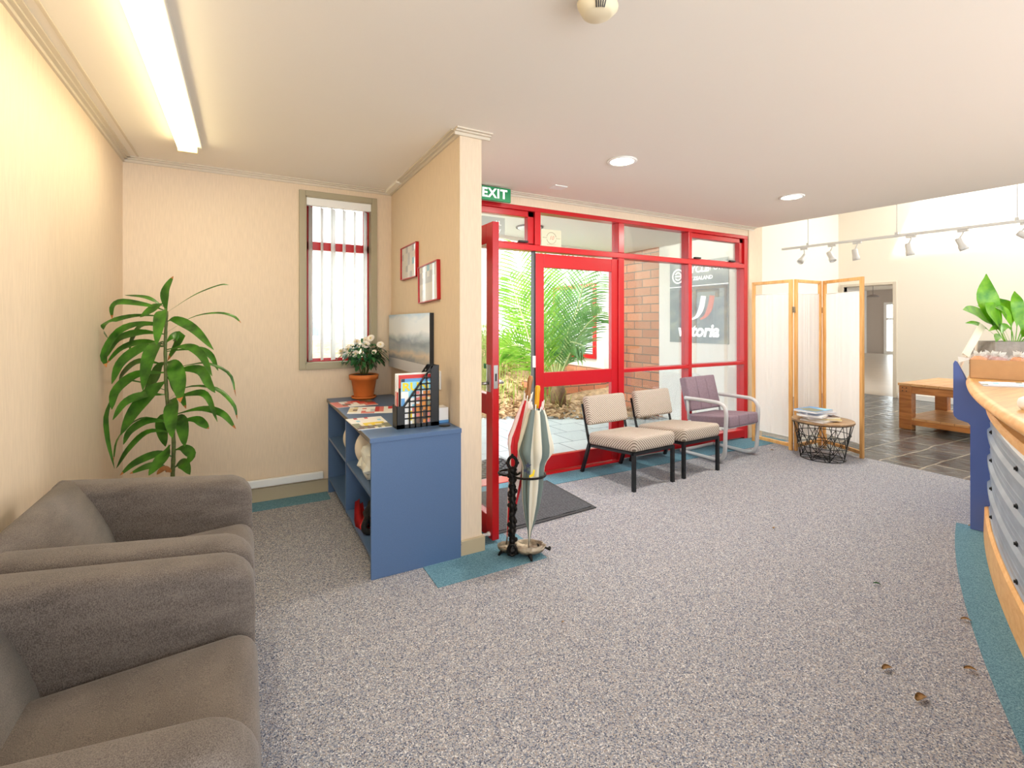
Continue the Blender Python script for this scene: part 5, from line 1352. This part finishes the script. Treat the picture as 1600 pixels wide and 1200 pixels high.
# ================================================================== TRACK LIGHTS
TA, TB_ = Vector((6.93, 4.33, 2.4)), Vector((7.28, 1.65, 2.4))
def TP(y): k = (y - TA.y) / (TB_.y - TA.y); return TA.lerp(TB_, k)
tr = thing('lighting_track', 'long white lighting track hanging from thin rods in the tall room', 'lighting track', TP(3.0))
bm = B(); bar(bm, TA, TB_, .035, .03, (0, 0, 1), .002); obj('rail', bm, 'lamphouse', tr, True)
for y in (3.98, 2.97, 1.93):
    p = TP(y); bm = B(); tube(bm, [p + Vector((0, 0, .014)), (p.x, p.y, 4.2)], .004, 6); obj('rod', bm, 'lamphouse', tr, True)
    bm = B(); box(bm, p.x - .018, p.x + .018, p.y - .018, p.y + .018, p.z + .012, p.z + .045, .004); obj('rod_clamp', bm, 'lamphouse', tr, True)
AIM = [(4.03, (-.75, .1, -.75), 'white track spotlight at the far end by the recess corner, tilted outward'), (3.68, (-.1, -.45, -.9), 'second white spotlight from the recess corner end of the track'), (3.39, (.15, -.1, -1), 'third white spotlight from the recess corner end of the track'), (2.83, (.1, -.15, -1), 'white spotlight hanging straight, just past the middle rod of the track'), (2.36, (.15, -.35, -.95), 'white spotlight second from the near end of the track'), (1.86, (.3, -.75, -.6), 'white spotlight at the near end of the track, above the peace lily')]
for y, dr_, label in AIM:
    p = TP(y) + Vector((0, 0, -.016)); d = Vector(dr_).normalized()
    t = thing('track_spotlight', label, 'spotlight', p, 0, 'white spotlights on the lighting track')
    bm = B(); box(bm, p.x - .016, p.x + .016, p.y - .05, p.y + .05, p.z - .028, p.z, .004); obj('adapter', bm, 'lamphouse', t, True)
    e = p + Vector((0, 0, -.028)); j = e + Vector((d.x * -.05, d.y * -.35 * .12 + .02, -.085)); bm = B(); tube(bm, [e, e + Vector((0, 0, -.015)), j], .008, 8); obj('arm', bm, 'lamphouse', t, True)
    bm = B(); lathe(bm, [(0, -.02), (.03, -.018), (.034, 0), (.034, .07), (.042, .085), (.042, .13), (.038, .13), (.036, .1), (0, .095)], 20)
    bm.transform(Matrix.Translation(j) @ d.to_track_quat('Z', 'Y').to_matrix().to_4x4()); obj('lamp_head', bm, 'lamphouse', t, True)
    bm = B(); lathe(bm, [(0, .099), (.034, .1), (.034, .106), (0, .112)], 20); bm.transform(Matrix.Translation(j) @ d.to_track_quat('Z', 'Y').to_matrix().to_4x4()); obj('bulb', bm, 'white', t, True)

# ================================================================== CEILING FITTINGS
fl_ = thing('fluorescent_light', 'long lit fluorescent batten light on the ceiling above the armchairs', 'ceiling light', (-.29, 2.5, CH))
LY0, LY1 = 1.2, 3.5
bm = B(); box(bm, -.36, -.235, LY0, LY1 + .01, CH - .028, CH, .004); obj('body', bm, 'fluoro_base', fl_, True)
bm = B(); box(bm, -.357, -.262, LY0 + .01, LY1 - .03, CH - .062, CH - .027, .014, 3); obj('diffuser', bm, 'frost', fl_, True)
bm = B(); box(bm, -.36, -.258, LY1 - .032, LY1, CH - .066, CH - .026, .004); obj('end_cap', bm, 'ivory', fl_, True)
bm = B(); box(bm, -.36, -.258, LY0, LY0 + .012, CH - .066, CH - .026, .004); obj('end_cap', bm, 'ivory', fl_, True)
for px, py, label in ((972, 251, 'lit recessed downlight nearer the partition wall'), (1237, 307, 'lit recessed downlight nearer the tall room')):
    p = at_z(px, py, CH); t = thing('downlight', label, 'ceiling light', p, 0, 'recessed downlights in the ceiling')
    bm = B(); lathe(bm, [(.075, CH - .001), (.098, CH - .001), (.1, CH - .006), (.092, CH - .011), (.078, CH - .009)], 36, p.x, p.y)
    obj('trim_ring', bm, 'white', t, True)
    bm = B(); lathe(bm, [(0, CH - .007), (.078, CH - .006), (.078, CH - .001), (0, CH - .001)], 32, p.x, p.y); obj('lamp', bm, 'downl', t, True)
p = at_z(872, 292, CH); vn = thing('ceiling_plate', 'small white blank plate on the ceiling above the glazing', 'plate', (p.x, p.y, CH))
bm = B(); box(bm, p.x - .06, p.x + .06, p.y - .05, p.y + .05, CH - .008, CH, .003); obj('plate_body', bm, 'whitepl', vn, True)
p = at_z(934, 9, CH - .045); sd_ = thing('smoke_detector', 'aged ivory smoke detector on the plain ceiling', 'smoke detector', (p.x, p.y, CH))
bm = B(); lathe(bm, [(0, CH), (.05, CH), (.052, CH - .006), (.052, CH - .04), (.03, CH - .042)], 36, p.x, p.y); obj('base', bm, 'gap', sd_, True)
bm = B(); lathe(bm, [(.03, CH - .035), (.062, CH - .036), (.067, CH - .044), (.065, CH - .054), (.05, CH - .074), (.04, CH - .08), (0, CH - .082)], 48, p.x, p.y, rfun=lambda a, j: 1 + (.06 * math.cos(4 * a + .8) if j in (1, 2, 3) else 0)); obj('cover', bm, 'ivory', sd_, True)
for q in (0,):
    for k in range(-2, 3):
        bm = B(); a = q * PI / 2 - TH - PI / 2 + k * .13 + .0; c, s = math.cos(a), math.sin(a)
        bar(bm, (p.x + .047 * c, p.y + .047 * s, CH - .0795), (p.x + .0615 * c, p.y + .0615 * s, CH - .0595), .0035, .003, (0, 0, 1)); obj('vent_slot', bm, 'black', sd_, True)

# ================================================================== FALLEN LEAVES
MT['tanleaf'] = M('tan_dry_leaf', '#c09a68', .8, var=.3, vscale=60)
FL = [(1210, 826, .03, 'tanleaf', 'small tan leaf bit alone in the middle of the carpet'), (1371, 914, .035, 'mum', 'little green leaf on the grey carpet'), (880, 973, .016, 'tanleaf', 'tan crumb of leaf on the carpet in front of the umbrella stand'), (1510, 970, .04, 'tanleaf', 'curled brown leaf touching the teal carpet band'),
      (1517, 1048, .042, 'tanleaf', 'olive brown leaf near the teal band, second from the counter end'), (1387, 1046, .045, 'tanleaf', 'pale beige leaf on the open carpet, paired near a brown one'), (1440, 1093, .055, 'tanleaf', 'largest brown leaf, the one lowest on the open carpet'), (1519, 823, .04, 'tanleaf', 'brown leaf sliver at the foot of the blue counter end'), (1207, 704, .035, 'tanleaf', 'tan leaf near the foot of the folding screen')]
for i, (px, py, L, mt, label) in enumerate(FL):
    p = at_z(px, py, .004); rr = random.Random(i); a = rr.uniform(-.6, .6) - TH; d = Vector((math.cos(a), math.sin(a), 0))
    bm = B(); blade(bm, [p - d * L * .5 + Vector((0, 0, .004)), p + Vector((0, 0, .003 + L * .12)), p + d * L * .5 + Vector((0, 0, .003))], L * .24, (0, 0, 1), 6, .5); bmesh.ops.solidify(bm, geom=bm.faces[:], thickness=.001)
    bm.transform(Matrix.Translation((-p.x, -p.y, 0))); o = obj('fallen_leaf', bm, mt); o.location = (p.x, p.y, 0)
    tag(o, label, 'leaf', 'fallen leaves on the carpet')
# ================================================================== LIGHT
def area(name, loc, rot, sx, sy, energy, col=(1, 1, 1), spread=180):
    l = bpy.data.lights.new(name, 'AREA'); l.shape = 'RECTANGLE'; l.size = sx; l.size_y = sy; l.energy = energy; l.color = col; l.spread = math.radians(spread)
    o = bpy.data.objects.new(name, l); COL.objects.link(o); o.location = loc; o.rotation_euler = rot; return o
wd = bpy.data.worlds.new('sky'); scene.world = wd; wd.use_nodes = True
bg = wd.node_tree.nodes['Background']; bg.inputs['Color'].default_value = (.93, .965, 1, 1); bg.inputs['Strength'].default_value = 3.0
sl = bpy.data.lights.new('sun', 'SUN'); sl.energy = 3.0; sl.angle = math.radians(3); sl.color = (1, .95, .86)
so = bpy.data.objects.new('sun', sl); COL.objects.link(so); so.rotation_euler = Vector((.55, .35, -.9)).to_track_quat('-Z', 'Y').to_euler()
# area lamp added under the skylight slot to brighten the far wall
area('skylight', (9.4, 1.2, 4.19), (0, 0, 0), .9, 4.6, 80, (1, .98, .95))
# fluorescent and downlights throw
area('fluorescent_glow', (-.31, 2.35, CH - .07), (0, 0, 0), .09, 2.2, 3.2, (1, .95, .82))
for px, py in ((972, 251), (1237, 307)):
    p = at_z(px, py, CH); l = bpy.data.lights.new('downlight_beam', 'AREA'); l.shape = 'DISK'; l.size = .14; l.energy = 14; l.color = (1, .94, .84)
    o = bpy.data.objects.new('downlight_beam', l); COL.objects.link(o); o.location = (p.x, p.y, CH - .02)
cy = scene.cycles
cy.use_denoising = True
cy.max_bounces = 10; cy.diffuse_bounces = 6; cy.glossy_bounces = 4; cy.transmission_bounces = 6; cy.transparent_max_bounces = 16
cy.sample_clamp_indirect = 6; cy.caustics_reflective = False; cy.caustics_refractive = False
vs = scene.view_settings
vs.view_transform = 'Standard'; vs.look = 'None'; vs.gamma = 1; vs.use_curve_mapping = False; vs.exposure = 1.0
